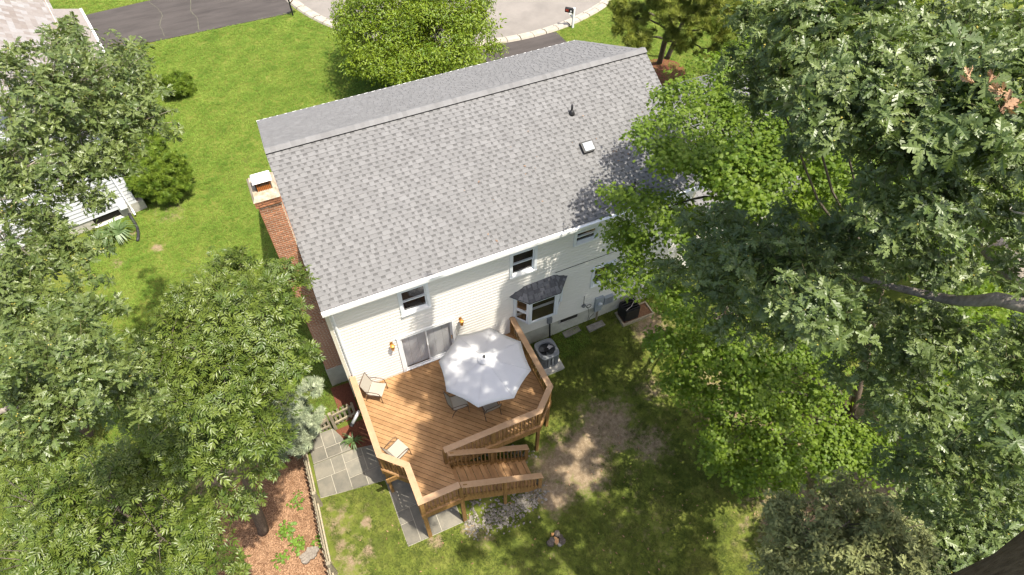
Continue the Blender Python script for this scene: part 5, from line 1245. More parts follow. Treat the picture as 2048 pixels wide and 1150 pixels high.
def strip_leaf(st, droop=.25, fold=.12, tipdrop=0):
    """st: (t along, half width, forward skew of edge) ; leaf along +x, unit length"""
    vs = []; fs = []
    for i, (t, w, sk) in enumerate(st):
        z = -droop * t * t
        vs += [(t, 0, z), (t + sk, w, z + fold * w), (t + sk, -w, z + fold * w)]
    for i in range(len(st) - 1):
        a, b = 3 * i, 3 * i + 3
        fs += [(a, b, b + 1), (a, b + 1, a + 1), (a, b + 2, b), (a, a + 2, b + 2)]
    return np.array(vs, float), fs
OAKST = [(0, .012, 0), (.17, .03, 0), (.21, .18, .07), (.29, .17, .09), (.35, .055, 0), (.41, .30, .10), (.50, .28, .12), (.56, .06, 0), (.62, .30, .11), (.71, .26, .13), (.78, .075, 0), (.88, .14, .05), (1.0, .06, .02)]
OAKST = [(t, w * .78, s) for t, w, s in OAKST]
G_oak = strip_leaf(OAKST, .28, .25)
G_oak2 = strip_leaf([(t, w * 1.12, s) for t, w, s in OAKST], .05, .5)
G_ell = strip_leaf([(0, .01, 0), (.2, .13, 0), (.45, .21, 0), (.75, .14, 0), (1, .01, 0)], .25, .35)
def palmate():
    pts = [(0.0, 0.0), (.08, -.12), (-.08, -.30), (.16, -.26), (.22, -.50), (.36, -.38), (.40, -.20), (.58, -.42), (.70, -.26), (.66, -.13), (.86, -.12), (1.0, 0)]
    full = pts + [(x, -y) for x, y in pts[-2:0:-1]]
    c_ = (.36, 0, .05)
    vs = [c_] + [(x, y, .05 - .22 * ((x - .36) ** 2 + y * y)) for x, y in full]
    n = len(full)
    return np.array(vs, float), [(0, 1 + i, 1 + (i + 1) % n) for i in range(n)]
G_maple = palmate()
def compound():
    V, Fc = [], []
    lf = strip_leaf([(0, .008, 0), (.35, .17, 0), (.7, .13, 0), (1, .005, 0)], .2, .3)
    n = 0
    for x, a, s_ in ((.30, 62, .34), (.30, -62, .34), (.55, 55, .43), (.55, -55, .43), (.72, 34, .46), (.72, -34, .46), (.72, 0, .52)):
        A = math.radians(a)
        v = lf[0] * s_ * (1, .95, 1)
        v = np.stack([x + v[:, 0] * math.cos(A) - v[:, 1] * math.sin(A), v[:, 0] * math.sin(A) + v[:, 1] * math.cos(A), v[:, 2] - .22 * x * x], 1)
        V.append(v); Fc += [tuple(i + n for i in f) for f in lf[1]]; n += len(v)
    V.append(np.array([(0, .006, 0), (0, -.006, 0), (.72, .004, -.11), (.72, -.004, -.11)])); Fc.append((n, n + 1, n + 3)); Fc.append((n, n + 3, n + 2))
    return np.concatenate(V), Fc
G_hick = compound()
def rosette(geo, L_, n, elev, seed, stem=.12, spread=.02, jit=.25):
    """list of 4x4 leaf matrices radiating about +z"""
    r = random.Random(seed)
    out = []
    for i in range(n):
        az_ = i * 2.399 + r.uniform(-.3, .3)
        e = math.radians(elev) + r.uniform(-.45, .35)
        s_ = L_ * r.uniform(.75, 1.15)
        m_ = Matrix.Translation((spread * r.uniform(-1, 1), spread * r.uniform(-1, 1), -stem * r.random())) @ Matrix.Rotation(az_, 4, 'Z') @ Matrix.Rotation(-e, 4, 'Y') @ Matrix.Rotation(r.uniform(-jit * 2, jit * 2), 4, 'X') @ Matrix.Diagonal((s_, s_ * r.uniform(.85, 1.15), s_, 1))
        out.append(m_)
    return out
def spray(geo, L_, n, length, seed, droop=.3):
    """leaves alternating along a twig that runs along +z/outward"""
    r = random.Random(seed); out = []
    for i in range(n):
        t = (i + .3) / n
        az_ = i * 2.6 + r.uniform(-.5, .5)
        e = r.uniform(-.5, .3) - droop * .5
        s_ = L_ * r.uniform(.7, 1.15)
        out.append(Matrix.Translation((r.uniform(-.03, .03), r.uniform(-.03, .03), -length * (1 - t))) @ Matrix.Rotation(az_, 4, 'Z') @ Matrix.Rotation(-e, 4, 'Y') @ Matrix.Rotation(r.uniform(-.6, .6), 4, 'X') @ Matrix.Diagonal((s_, s_, s_, 1)))
    return out
def fan_spray(geo, L_, n, seed, half=.28):
    """flat branchlet: leaves spread over a slightly drooping fan, faces turned up (+z)"""
    r = random.Random(seed); out = []
    for i in range(n):
        x, y = r.uniform(-half, half), r.uniform(-half, half)
        a = math.atan2(y, x) + r.uniform(-.9, .9)
        out.append(Matrix.Translation((x, y, r.uniform(-.06, .06) - .5 * (x * x + y * y))) @ Matrix.Rotation(a, 4, 'Z') @ Matrix.Rotation(r.uniform(-.1, .75), 4, 'Y') @ Matrix.Rotation(r.uniform(-.5, .5), 4, 'X') @ Matrix.Diagonal((*(L_ * r.uniform(.7, 1.15),) * 3, 1)))
    return out
def cluster_mesh(name, geo, mats_, mat_leaf, mat_stem, twig=.25, acorn=0, seed=0, mat_ac=None):
    V, Fc, MI = [], [], []
    n = 0
    gv = np.c_[geo[0], np.ones(len(geo[0]))]
    for m_ in mats_:
        A = np.array(m_)
        V.append((gv @ A.T)[:, :3]); Fc += [tuple(i + n for i in f) for f in geo[1]]; MI += [0] * len(geo[1]); n += len(gv)
    if twig:
        V.append(np.array([(.003, 0, 0), (-.0015, .0025, 0), (-.0015, -.0025, 0), (.0045, 0, -twig), (-.0025, .004, -twig), (-.0025, -.004, -twig)]))
        Fc += [(n, n + 1, n + 4, n + 3), (n + 1, n + 2, n + 5, n + 4), (n + 2, n, n + 3, n + 5)]; MI += [1] * 3; n += 6
    me = bpy.data.meshes.new(name)
    r = random.Random(seed)
    for k in range(acorn):
        c_ = np.array([r.uniform(-.05, .05), r.uniform(-.05, .05), r.uniform(-.02, .04)]); s_ = .014
        V.append(c_ + s_ * np.array([(1, 0, 0), (0, 1, 0), (-1, 0, 0), (0, -1, 0), (0, 0, 1.2), (0, 0, -1.2)]))
        Fc += [tuple(n + i for i in f) for f in ((0, 1, 4), (1, 2, 4), (2, 3, 4), (3, 0, 4), (1, 0, 5), (2, 1, 5), (3, 2, 5), (0, 3, 5))]; MI += [2] * 8; n += 6
    me.from_pydata(np.concatenate(V).tolist(), [], Fc)
    me.materials.append(mat_leaf); me.materials.append(mat_stem)
    if acorn: me.materials.append(mat_ac)
    me.polygons.foreach_set('material_index', MI)
    return me
M_acorn = mat('acorn', (.30, .26, .05), (.42, .34, .08), 20, .5)
M_stem = mat('green_stem', (.07, .065, .03), (.11, .095, .045), 20, .8)

class Kind:
    def __init__(s, name, geo, variants, ml, size, acorn=0, stem=None):
        s.geo = geo; s.var = variants; s.ml = ml; s.size = size
        s.src = []
        for i, v in enumerate(variants):
            me = cluster_mesh(name, geo, v, ml, stem or M_stem, .25, acorn if i == 1 else 0, i, M_acorn)
            s.src.append(bpy.data.objects.new(name, me))
        lm = bpy.data.meshes.new('leaf'); lm.from_pydata(geo[0].tolist(), [], geo[1]); lm.materials.append(ml); s.leafmesh = lm
        s.group = inst_group(name, s.src)
def inst_group(name, srcs):
    ng = bpy.data.node_groups.new(name, 'GeometryNodeTree')
    ng.interface.new_socket('Geometry', in_out='INPUT', socket_type='NodeSocketGeometry')
    ng.interface.new_socket('Geometry', in_out='OUTPUT', socket_type='NodeSocketGeometry')
    N, L = ng.nodes.new, ng.links.new
    gi, go = N('NodeGroupInput'), N('NodeGroupOutput')
    j = N('GeometryNodeJoinGeometry')
    for o_ in srcs:
        oi = N('GeometryNodeObjectInfo'); oi.inputs['Object'].default_value = o_; oi.inputs['As Instance'].default_value = True
        L(oi.outputs['Geometry'], j.inputs[0])
    ip = N('GeometryNodeInstanceOnPoints'); ip.inputs['Pick Instance'].default_value = True
    def na_(nm, ty):
        n_ = N('GeometryNodeInputNamedAttribute'); n_.data_type = ty; n_.inputs['Name'].default_value = nm; return n_.outputs['Attribute']
    er = N('FunctionNodeEulerToRotation'); L(na_('rot', 'FLOAT_VECTOR'), er.inputs[0])
    L(gi.outputs[0], ip.inputs['Points']); L(j.outputs[0], ip.inputs['Instance']); L(na_('pick', 'INT'), ip.inputs['Instance Index']); L(er.outputs[0], ip.inputs['Rotation']); L(na_('size', 'FLOAT'), ip.inputs['Scale'])
    L(ip.outputs[0], go.inputs[0])
    return ng
def scatter(name, group, pts, rots, sizes, picks, parent=None, mats_=()):
    me = bpy.data.meshes.new(name)
    me.vertices.add(len(pts)); me.vertices.foreach_set('co', np.asarray(pts, float).ravel())
    a = me.attributes.new('rot', 'FLOAT_VECTOR', 'POINT'); a.data.foreach_set('vector', np.asarray(rots, float).ravel())
    a = me.attributes.new('size', 'FLOAT', 'POINT'); a.data.foreach_set('value', np.asarray(sizes, float))
    a = me.attributes.new('pick', 'INT', 'POINT'); a.data.foreach_set('value', np.asarray(picks, int))
    for m_ in mats_: me.materials.append(m_)
    o_ = bpy.data.objects.new(name, me); COL.objects.link(o_)
    reg(o_); setp(o_, parent)
    md = o_.modifiers.new('scatter', 'NODES'); md.node_group = group
    o_['kind'] = 'stuff'
    return o_
K_oak = Kind('oak_twig', G_oak, [rosette(G_oak, .185, 8, 8, s) for s in range(5)] + [rosette(G_oak2, .17, 6, 25, s + 9, jit=.4) for s in range(4)], ML_oak, .36, 2)
K_oakd = Kind('blue_oak_twig', G_oak, [rosette(G_oak, .19, 8, 5, s + 20) for s in range(5)] + [rosette(G_oak2, .17, 6, 25, s + 29, jit=.4) for s in range(4)], ML_oakd, .36, 1)
K_hick = Kind('hickory_twig', G_hick, [rosette(G_hick, .31, 5, 5, s + 40) for s in range(4)], ML_hick, .5)
K_maple = Kind('maple_twig', G_maple, [fan_spray(G_maple, .125, 13, s + 60) for s in range(4)], ML_maple, .5)
K_front = Kind('cherry_twig', G_ell, [fan_spray(G_ell, .15, 16, s + 80, .3) for s in range(4)], ML_front, .55)
K_olive = Kind('small_oak_twig', G_oak, [rosette(G_oak, .12, 9, 10, s + 100, .15, .05) for s in range(4)], ML_olive, .26)
def needles(n, L_, spreadv, w):
    vs, fs = [], []
    r = random.Random(n)
    for i in range(n):
        d = Vector((r.gauss(0, spreadv), r.gauss(0, spreadv), r.uniform(.2, 1))).normalized() * L_ * r.uniform(.7, 1.1)
        p = Vector((0, 0, -.12 * r.random())); s_ = d.cross(Vector((r.random(), r.random(), r.random()))).normalized() * w
        k = len(vs); vs += [p - s_, p + s_, p + d]; fs.append((k, k + 1, k + 2))
    return np.array(vs, float), fs
G_pine = needles(46, .30, .6, .009)
G_bush = needles(60, .15, .8, .010)
I4 = Matrix.Identity(4)
def tilt(seed, n, sp):
    r = random.Random(seed); return [Matrix.Translation((r.uniform(-sp, sp), r.uniform(-sp, sp), r.uniform(-sp, sp) * .5)) @ Euler((r.uniform(-.7, .7), r.uniform(-.7, .7), r.uniform(0, 6))).to_matrix().to_4x4() for _ in range(n)]
K_pine = Kind('pine_tuft', G_pine, [tilt(s, 4, .14) for s in range(3)], ML_pine, .5)
K_bush = Kind('yew_sprig', G_bush, [tilt(s + 5, 4, .1) for s in range(3)], ML_bush, .3)
K_silver = Kind('silver_sprig', G_bush, [tilt(s + 15, 4, .1) for s in range(3)], ML_silver, .3)
K_weed = Kind('weed_sprig', G_maple, [fan_spray(G_maple, .1, 10, s + 160, .14) for s in range(3)], ML_weed, .3)

def axis_rot(ax, spin):
    q = Vector(ax).to_track_quat('Z', 'Y') @ Euler((0, 0, spin)).to_quaternion()
    return q.to_euler()
def crown(root, blobs, kind, dens=1.6, upbias=.9, ncl=7, nleaf=0, flat=.75, seed=1, szr=(.8, 1.25), wild=.5):
    r = np.random.default_rng(seed)
    P, R_, S_, K_ = [], [], [], []
    for (x, y, z, rr, dn) in blobs:
        c_ = np.array([x, y, z])
        N_ = max(6, int(dens * dn * 12.6 * rr * rr / kind.size ** 2))
        subs = []
        for _ in range(max(3, int(ncl * min(1.6, .6 + rr)))):
            d = r.normal(size=3); d[2] = d[2] * .7 + .25; d /= np.linalg.norm(d)
            subs.append((c_ + d * rr * r.uniform(.55, .92) * np.array([1, 1, flat]), d, r.uniform(.6, 1.3)))
        for i in range(N_):
            s_, d, w_ = subs[r.integers(len(subs))]
            off = r.normal(size=3) * rr * .30 * w_; off[2] *= .5
            p = s_ + off
            out = p - c_; dl = np.linalg.norm(out)
            if dl > rr * 1.22: p = c_ + out / dl * rr * r.uniform(.9, 1.22)
            ax = out / max(rr, .1) * .7 + np.array([0, 0, upbias]) + r.normal(size=3) * wild
            P.append(p); R_.append(axis_rot(ax, r.uniform(0, 6.28))); S_.append(r.uniform(*szr)); K_.append(int(r.integers(len(kind.var))))
    P = np.array(P)
    keep = np.ones(len(P), bool)
    if nleaf:
        d = np.linalg.norm(P - np.array(CAM), axis=1)
        order = np.argsort(d); left = nleaf
        for i in order:
            nv = len(kind.var[K_[i]])
            if left < nv: break
            left -= nv; keep[i] = False
            T = Matrix.LocRotScale(Vector(P[i]), R_[i], Vector((S_[i],) * 3))
            for lmx in kind.var[K_[i]]:
                w_ = T @ lmx
                lo, q, sc = w_.decompose()
                obj('leaf', kind.leafmesh, None, root, loc=lo, rot=q.to_euler(), scale=sc)
    idx = np.where(keep)[0]
    scatter('foliage', kind.group, P[idx], [tuple(R_[i]) for i in idx], [S_[i] for i in idx], [K_[i] for i in idx], root)
M_brownbark = mat('brown_trunk_bark', (.075, .052, .036), (.19, .14, .10), 5, .95, 1., 16, stretch=(5, 5, .7))
def limb(pts, r0, r1, n=7, wob=.0, seed=0):
    r = random.Random(seed); pts = [Vector(p) for p in pts]
    out = []
    for i in range(len(pts) - 1):
        for k in range(4):
            t = k / 4; a = pts[max(i - 1, 0)]; b, c_ = pts[i], pts[i + 1]; d = pts[min(i + 2, len(pts) - 1)]
            p = .5 * ((2 * b) + (c_ - a) * t + (2 * a - 5 * b + 4 * c_ - d) * t * t + (3 * b - a - 3 * c_ + d) * t ** 3)
            out.append(p + Vector((r.uniform(-wob, wob), r.uniform(-wob, wob), r.uniform(-wob, wob))))
    out.append(pts[-1])
    m = len(out) - 1
    mb = MB(); mb.tube(out, [(r0 + (r1 - r0) * i / m) * (1 + r.uniform(-.06, .06)) for i in range(m + 1)], n)
    return mb
def tree(name, label, base, top, r0, bl, kind, bark=M_bark, nbr=14, group=None, trunk_pts=None, rbcap=.07, lift=.09, brl=None, **kw):
    bz_ = gz(*base)
    root = thing(name, label, 'tree', (base[0], base[1], bz_), group)
    tp = trunk_pts or [(base[0], base[1], bz_ - .3), (base[0] * .6 + top[0] * .4, base[1] * .6 + top[1] * .4, bz_ + (top[2] - bz_) * .45), top]
    obj('trunk', limb(tp, r0, r0 * .35, 10, r0 * .12, 3), M_brownbark, root, smooth=True)
    r = random.Random(len(label))
    big = sorted(brl or bl, key=lambda b: -b[3])[:nbr]
    T0, T1 = Vector(tp[0]), Vector(tp[-1])
    for b in big:
        c_ = Vector(b[:3])
        f = max(.25, min(.95, (c_.z - 1.2 - T0.z) / max(.5, T1.z - T0.z)))
        # point on the trunk polyline
        seg = f * (len(tp) - 1); i = min(int(seg), len(tp) - 2); st = Vector(tp[i]).lerp(Vector(tp[i + 1]), seg - i)
        mid_ = st.lerp(c_, .55) + Vector((r.uniform(-.2, .2), r.uniform(-.2, .2), lift * (c_ - st).length))
        rb = max(.015, min(rbcap, .022 * (c_ - st).length + .01))
        mb = limb([st, mid_, c_], rb, .008, 6, .03, r.random())
        for k in range(5):
            d = Vector((r.gauss(0, 1), r.gauss(0, 1), r.gauss(.3, .6))).normalized() * b[3] * .85
            s_ = mid_.lerp(c_, r.uniform(.3, .95))
            mb.tube([s_, s_.lerp(c_ + d, .5) + Vector((0, 0, .05)), c_ + d], [.014, .009, .004], 4, False)
        obj('branch', mb, bark, root)
    crown(root, bl, kind, **kw)
    return root

tL1 = tree('oak_tree', 'large oak leaning over the white neighbor house at the upper left', (-13.2, 1.0), (-5.2, 1.0, 10.6), .26, BLOBS['L1'], K_oak, M_barkg, 18, trunk_pts=[(-13.2, 1.0, -2), (-13.0, 1.0, 5), (-11.5, 1.0, 9), (-4.6, 1.2, 10.4)], lift=.0, rbcap=.05, dens=2.2, szr=(.52, .9), nleaf=299, seed=11)
tL3 = tree('oak_tree', 'tall oak branch crown with big pale leaves at the left edge', (-8.5, -9.5), (-4.6, -7.8, 12.2), .3, BLOBS['L3'], K_oak, M_bark, 0, trunk_pts=[(-8.5, -9.5, -3), (-6.6, -8.9, 8), (-4.7, -7.9, 11.6)], lift=.0, rbcap=.04, dens=2.8, nleaf=299, szr=(.48, .88), seed=12)
obj('branch', limb([(-5.6, -7.0, 12.0), (-4.6, -6.4, 12.35), (-3.59, -6.22, 12.45), (-3.13, -6.4, 12.1)], .06, .02, 8, .02, 5), M_barkg, tL3, smooth=True)
tL2 = tree('hickory_tree', 'hickory with drooping compound leaves between the chimney and the picket fence', (-4.2, -2.6), (-2.0, -3.0, 8.6), .2, BLOBS['L2'], K_hick, M_bark, 16, dens=2.9, szr=(.58, .95), nleaf=299, seed=13)
tL4 = tree('hickory_tree', 'low dark hickory crown at the bottom left corner above the mulch bed', (-5.6, -4.6), (-4.6, -5.2, 6.6), .16, BLOBS['L4'], K_hick, M_bark, 12, dens=2.2, szr=(.6, 1.0), nleaf=240, seed=14)
# the part of the big oak's crown that spreads outside the picture and shades the yard
_r = np.random.default_rng(99)
AOUT = [(*b[:3], b[3] * 1.15, 1.9) for b in BLOBS["shade"]]
tA = tree('oak_tree', 'huge blue-green white oak whose limbs hang over the right side of the yard', (8.6, -13.6), (8.0, -12.8, 17.5), .48, BLOBS['A'] + AOUT, K_oakd, M_barkg, 0, rbcap=.018, brl=BLOBS['A'], dens=2.5, szr=(.42, .85), nleaf=299, seed=15,
          trunk_pts=[(8.75, -13.7, -3.4), (8.35, -13.3, 5), (8.0, -12.95, 9.9), (8.15, -12.9, 13), (8.3, -12.6, 17.2)])
for pts, a, b in (([(8.15, -12.9, 12.6), (8.3, -11.2, 13.3), (8.10, -9.35, 13.87), (7.78, -8.31, 14.26), (7.49, -7.38, 14.83), (7.3, -6.6, 15.3)], .19, .07),
                  ([(8.1, -12.9, 13.6), (7.5, -11.6, 14.5), (7.06, -10.6, 14.1), (6.95, -10.05, 13.55), (6.4, -9.0, 13.2)], .12, .03),
                  ([(8.2, -12.9, 14.6), (7.3, -11.4, 15.9), (6.3, -10.5, 16.4), (5.9, -9.9, 16.3)], .1, .02)):
    obj('branch', limb(pts, a, b, 9, .03, 2), M_barkg, tA, smooth=True)
tr_ = random.Random(8)
mb = MB()
for k in range(7):
    p = Vector((6.15, -10.9, 16.0)) + Vector((tr_.uniform(-.15, .15), tr_.uniform(-.15, .15), 0))
    q = p
    pts = [p]
    for _ in range(4):
        q = q + Vector((tr_.uniform(-.05, .16), tr_.uniform(-.02, .18), tr_.uniform(-.14, .02))); pts.append(q)
    mb.tube(pts, [.016, .012, .009, .006, .003], 5, False)
obj('bare_twig', mb, M_twig, tA)
tB = tree('oak_tree', 'second oak with dark leaves behind the big limb at the upper right', (14.6, -8.6), (11.8, -7.2, 9.0), .17, BLOBS['B'], K_oakd, M_bark, 3, lift=-.05, rbcap=.04, dens=2.5, szr=(.5, .9), seed=16)
tC = tree('maple_tree', 'green maple spreading over the right end of the gray roof', (13.0, -3.6), (12.2, -2.2, 7.6), .2, BLOBS['C'], K_maple, M_bark, 20, dens=2.4, szr=(.65, 1.1), nleaf=299, seed=17, upbias=1.3, wild=.4)
tD = tree('maple_tree', 'low bright green maple below the big oak in the right-hand yard', (15.4, -7.6), (13.2, -8.0, 2.6), .17, BLOBS['D'], K_maple, M_bark, 12, dens=2.5, szr=(.65, 1.1), nleaf=208, seed=18, upbias=1.3, wild=.4)
tF = tree('small_oak', 'dull olive-brown young oak at the bottom edge right of the lawn', (9.6, -11.6), (8.9, -11.2, 5.0), .11, BLOBS['F'], K_olive, M_bark, 8, dens=1.3, seed=19)
tG = tree('cherry_tree', 'bright yellow-green round tree behind the roof ridge by the cul-de-sac', (8.6, 17.2), (8.5, 16.9, 3.2), .2, BLOBS['G'], K_front, M_bark, 14, dens=2.7, szr=(.75, 1.2), ncl=10, seed=20, upbias=.8)
tH = tree('pine_tree', 'sparse two-stemmed pine beyond the right end of the roof', (21.2, 13.7), (19.7, 11.0, 7.2), .17, BLOBS['H'], K_pine, M_bark, 11, dens=1.5, seed=21, ncl=9, wild=.8)
obj('trunk', limb([(21.8, 13.9, -1.2), (22.0, 13.3, 2), (21.6, 12.4, 6.5)], .15, .05, 9, .02, 4), M_bark, tH, smooth=True)
mb = MB()
# trees beyond, behind the canopies
def bg(label, x, y, zc, R, kind, seed, n=9, dens=1.2):
    r = np.random.default_rng(seed)
    bl = [(x + r.uniform(-R, R) * .7, y + r.uniform(-R, R) * .7, zc + r.uniform(-R, R) * .55, R * r.uniform(.35, .6), 1) for _ in range(n)]
    return tree('oak_tree' if kind is K_oakd else 'hickory_tree' if kind is K_hick else 'maple_tree', label, (x, y), (x, y, zc + R * .3), .2, bl, kind, M_bark, 6, dens=dens, seed=seed, szr=(1.0, 1.6))
bg('leafy maple far right behind the attached garage wing', 22.5, 2.0, 3.6, 3.6, K_maple, 31)
bg('leafy maple at the far right edge beyond the oak limbs', 22.0, -5.0, 3.2, 3.8, K_maple, 32)
bg('leafy maple in the lower right beyond the low green maple', 18.5, -9.5, 2.0, 3.2, K_maple, 33)
bg('leafy maple at the top right corner beyond the pine', 27.0, 8.0, 3.2, 3.2, K_front, 34)
bg('leafy understory hickory at the left edge below the white house', -10.2, 6.8, 1.8, 2.3, K_hick, 38)
bg('low leafy understory hickory beneath the upper left oak', -9.0, 3.2, 2.2, 2.4, K_hick, 36)
bg('low leafy understory hickory beneath the left oak crown', -7.8, -1.2, 1.8, 2.2, K_hick, 37)
bg('shaded young oak under the big oak at the lower right corner', 13.6, -11.8, 1.5, 2.2, K_oakd, 35)

# silver conifers under the hickory
tree('silver_spruce', 'pale silver-blue conifer beside the garden gate', (-2.75, .15), (-2.6, .0, 1.6), .08, BLOBS['S1'] + [(-2.5, .0, .2, .8, 1), (-2.6, .0, -.8, 1.0, 1)], K_silver, M_bark, 4, dens=1.5, seed=41, ncl=8)
0 and tree('silver_spruce', 'pale silver-blue conifer at the edge of the side lawn beneath the hickory', (-4.6, 3.2), (-4.3, 2.6, 3.6), .1, BLOBS['S2'] + [(-4.4, 2.8, 1.5, 1.0, 1)], K_silver, M_bark, 4, dens=1.3, seed=42)
# rounded evergreen shrubs
def shrub(name, label, x, y, R, h, kind, seed, dens=2.2):
    z = gz(x, y); r = np.random.default_rng(seed)
    root = thing(name, label, 'shrub', (x, y, z))
    mb = MB()
    for k in range(5):
        a = k * 1.256; mb.tube([(x, y, z - .05), (x + .3 * R * math.cos(a), y + .3 * R * math.sin(a), z + h * .4), (x + .55 * R * math.cos(a), y + .55 * R * math.sin(a), z + h * .7)], [.04, .03, .012], 5)
    obj('stem', mb, M_bark, root)
    bl = [(x, y, z + h * .5, R * .8, 1)] + [(x + R * .6 * math.cos(a), y + R * .6 * math.sin(a), z + h * r.uniform(.3, .75), R * r.uniform(.4, .55), 1) for a in np.arange(0, 6.2, .8)]
    crown(root, bl, kind, dens=dens, seed=seed, ncl=8, upbias=.8)
    return root
shrub('evergreen_shrub', 'big round evergreen shrub at the corner of the white house', -4.9, 14.2, 1.3, 1.7, K_bush, 51)
shrub('evergreen_shrub', 'bright yellow-green shrub tucked between the oak and the round evergreen', -5.6, 16.4, 1.2, 1.6, K_bush, 52)
shrub('evergreen_shrub', 'small green bush standing alone at the left edge of the front lawn', -3.4, 21.4, .75, 1.0, K_bush, 53)
# strap-leaved plants
def strap(label, x, y, n, L_, seed):
    z = gz(x, y); r = random.Random(seed)
    root = thing('strap_plant', label, 'plant', (x, y, z))
    for k in range(n):
        a = r.uniform(0, 6.28); L2 = L_ * r.uniform(.7, 1.2); w_ = .022 * L_ / .5
        c_, s_ = math.cos(a), math.sin(a)
        pts = [(0, 0), (.25, .45), (.6, .62), (1.0, .38)]
        vs = []
        for i, (u_, v_) in enumerate(pts):
            ww = w_ * (1, 1.2, .9, .1)[i]
            vs += [(c_ * u_ * L2 - s_ * ww, s_ * u_ * L2 + c_ * ww, v_ * L2), (c_ * u_ * L2 + s_ * ww, s_ * u_ * L2 - c_ * ww, v_ * L2)]
        mb = MB(); mb.add(vs, [(2 * i, 2 * i + 1, 2 * i + 3, 2 * i + 2) for i in range(3)]); part('leaf', mb, ML_strap, root)
strap('spiky strap-leaved plant beside the white house foundation', -7.1, 12.0, 60, .85, 1)
strap('small spiky plant in the red mulch beside the deck', -.55, -.85, 34, .42, 2)
def weed(name, label, x, y, s_, n, seed, kind=K_weed, group=None, h=.16):
    z = gz(x, y) + .03; r = np.random.default_rng(seed)
    root = thing(name, label, 'plant', (x, y, z), group)
    mb = MB()
    for k in range(3): mb.tube([(x, y, z - .04), (x + r.uniform(-.5, .5) * s_, y + r.uniform(-.5, .5) * s_, z + h)], .006, 4, False)
    obj('stem', mb, M_stem, root)
    P = [(x + r.normal() * s_ * .5, y + r.normal() * s_ * .5, z + h * r.uniform(.6, 1.2)) for _ in range(n)]
    scatter('leaves', kind.group, P, [axis_rot((r.normal() * .3, r.normal() * .3, 1), r.uniform(0, 6)) for _ in P], r.uniform(.7, 1.2, n), r.integers(0, 3, n), root)
weed('weed_plant', 'bright green weed in the mulch, upper of two beside the gray stump', -3.44, -2.98, .2, 9, 61)
weed('weed_plant', 'bright green weed touching the gray stump in the mulch', -3.2, -3.5, .2, 9, 62)
weed('weed_plant', 'small green weed in the mulch left of the gray stump', -3.8, -3.8, .12, 4, 63)
weed('weed_plant', 'green weed sprouting against the picket fence near the gray stump', -2.5, -3.75, .1, 4, 64)
weed('weed_plant', 'sparse green weed in the mulch beneath the hickory edge', -2.9, -2.1, .2, 4, 65)
weed('weed_plant', 'small green plant against the house corner beside the short picket fence', -.5, .35, .15, 6, 66)
weed('goldenrod', 'clump of yellow flowers beside the neighbor driveway', -7.3, 26.2, .4, 24, 67, Kind('flower_sprig', G_ell, [fan_spray(G_ell, .12, 14, 170, .2) for _ in range(3)], leaf_mat('yellow_flower', (.55, .38, .02), (.4, .35, .03), .2), .3), None, .6)
# brown dead leaf bunches hanging in the oak
r = np.random.default_rng(5)
K_dead = Kind('dead_oak_twig', G_oak, [rosette(G_oak, .12, 8, -40, s + 200) for s in range(3)], ML_brown, .25)
for c_, n_ in (((5.15, -10.15, 17.05), 5), ((9.3, -9.3, 10.4), 2), ((7.75, -10.75, 6.7), 3), ((9.2, -11.35, 9.4), 2)):
    P = [np.array(c_) + r.normal(size=3) * .09 for _ in range(n_)]
    scatter('dead_leaves', K_dead.group, P, [axis_rot((r.normal(), r.normal(), -.2), r.uniform(0, 6)) for _ in P], r.uniform(.6, 1.0, n_), r.integers(0, 3, n_), tA)

# ================================================================ lawn grass, mulch chips, river stones
def grass_mat(name, c1, c2, c3):
    m, nt, b, N, L = nodes(name)
    ge = N('ShaderNodeNewGeometry'); nz = N('ShaderNodeTexNoise'); nz.inputs['Scale'].default_value = .9; nz.inputs['Detail'].default_value = 5; nz.inputs['Roughness'].default_value = .65
    L(ge.outputs['Position'], nz.inputs['Vector'])
    oi = N('ShaderNodeObjectInfo')
    ad = N('ShaderNodeMath'); ad.operation = 'MULTIPLY_ADD'; ad.inputs[1].default_value = .22; L(oi.outputs['Random'], ad.inputs[0])
    sb = N('ShaderNodeMath'); sb.operation = 'SUBTRACT'; sb.inputs[1].default_value = .14; wv = N('ShaderNodeTexWave'); wv.inputs['Scale'].default_value = .22; wv.inputs['Distortion'].default_value = 1.5; wv.inputs['Detail'].default_value = 2
    mp = N('ShaderNodeMapping'); mp.inputs['Rotation'].default_value = (0, 0, .6); L(ge.outputs['Position'], mp.inputs[0]); L(mp.outputs[0], wv.inputs['Vector'])
    wa = N('ShaderNodeMath'); wa.operation = 'MULTIPLY_ADD'; wa.inputs[1].default_value = .09; L(wv.outputs['Fac'], wa.inputs[0]); L(nz.outputs['Fac'], wa.inputs[2]); L(wa.outputs[0], sb.inputs[0]); L(sb.outputs[0], ad.inputs[2])
    rp = ramp(nt, [(.25, c1), (.5, c2), (.78, c3)]); L(ad.outputs[0], rp.inputs[0]); L(rp.outputs[0], b.inputs['Base Color'])
    b.inputs['Roughness'].default_value = .6; b.inputs['Specular IOR Level'].default_value = .25
    tr = N('ShaderNodeBsdfTranslucent'); L(rp.outputs[0], tr.inputs[0]); mx = N('ShaderNodeMixShader'); mx.inputs[0].default_value = .3
    L(b.outputs[0], mx.inputs[1]); L(tr.outputs[0], mx.inputs[2]); L(mx.outputs[0], nt.nodes['Material Output'].inputs[0])
    return m
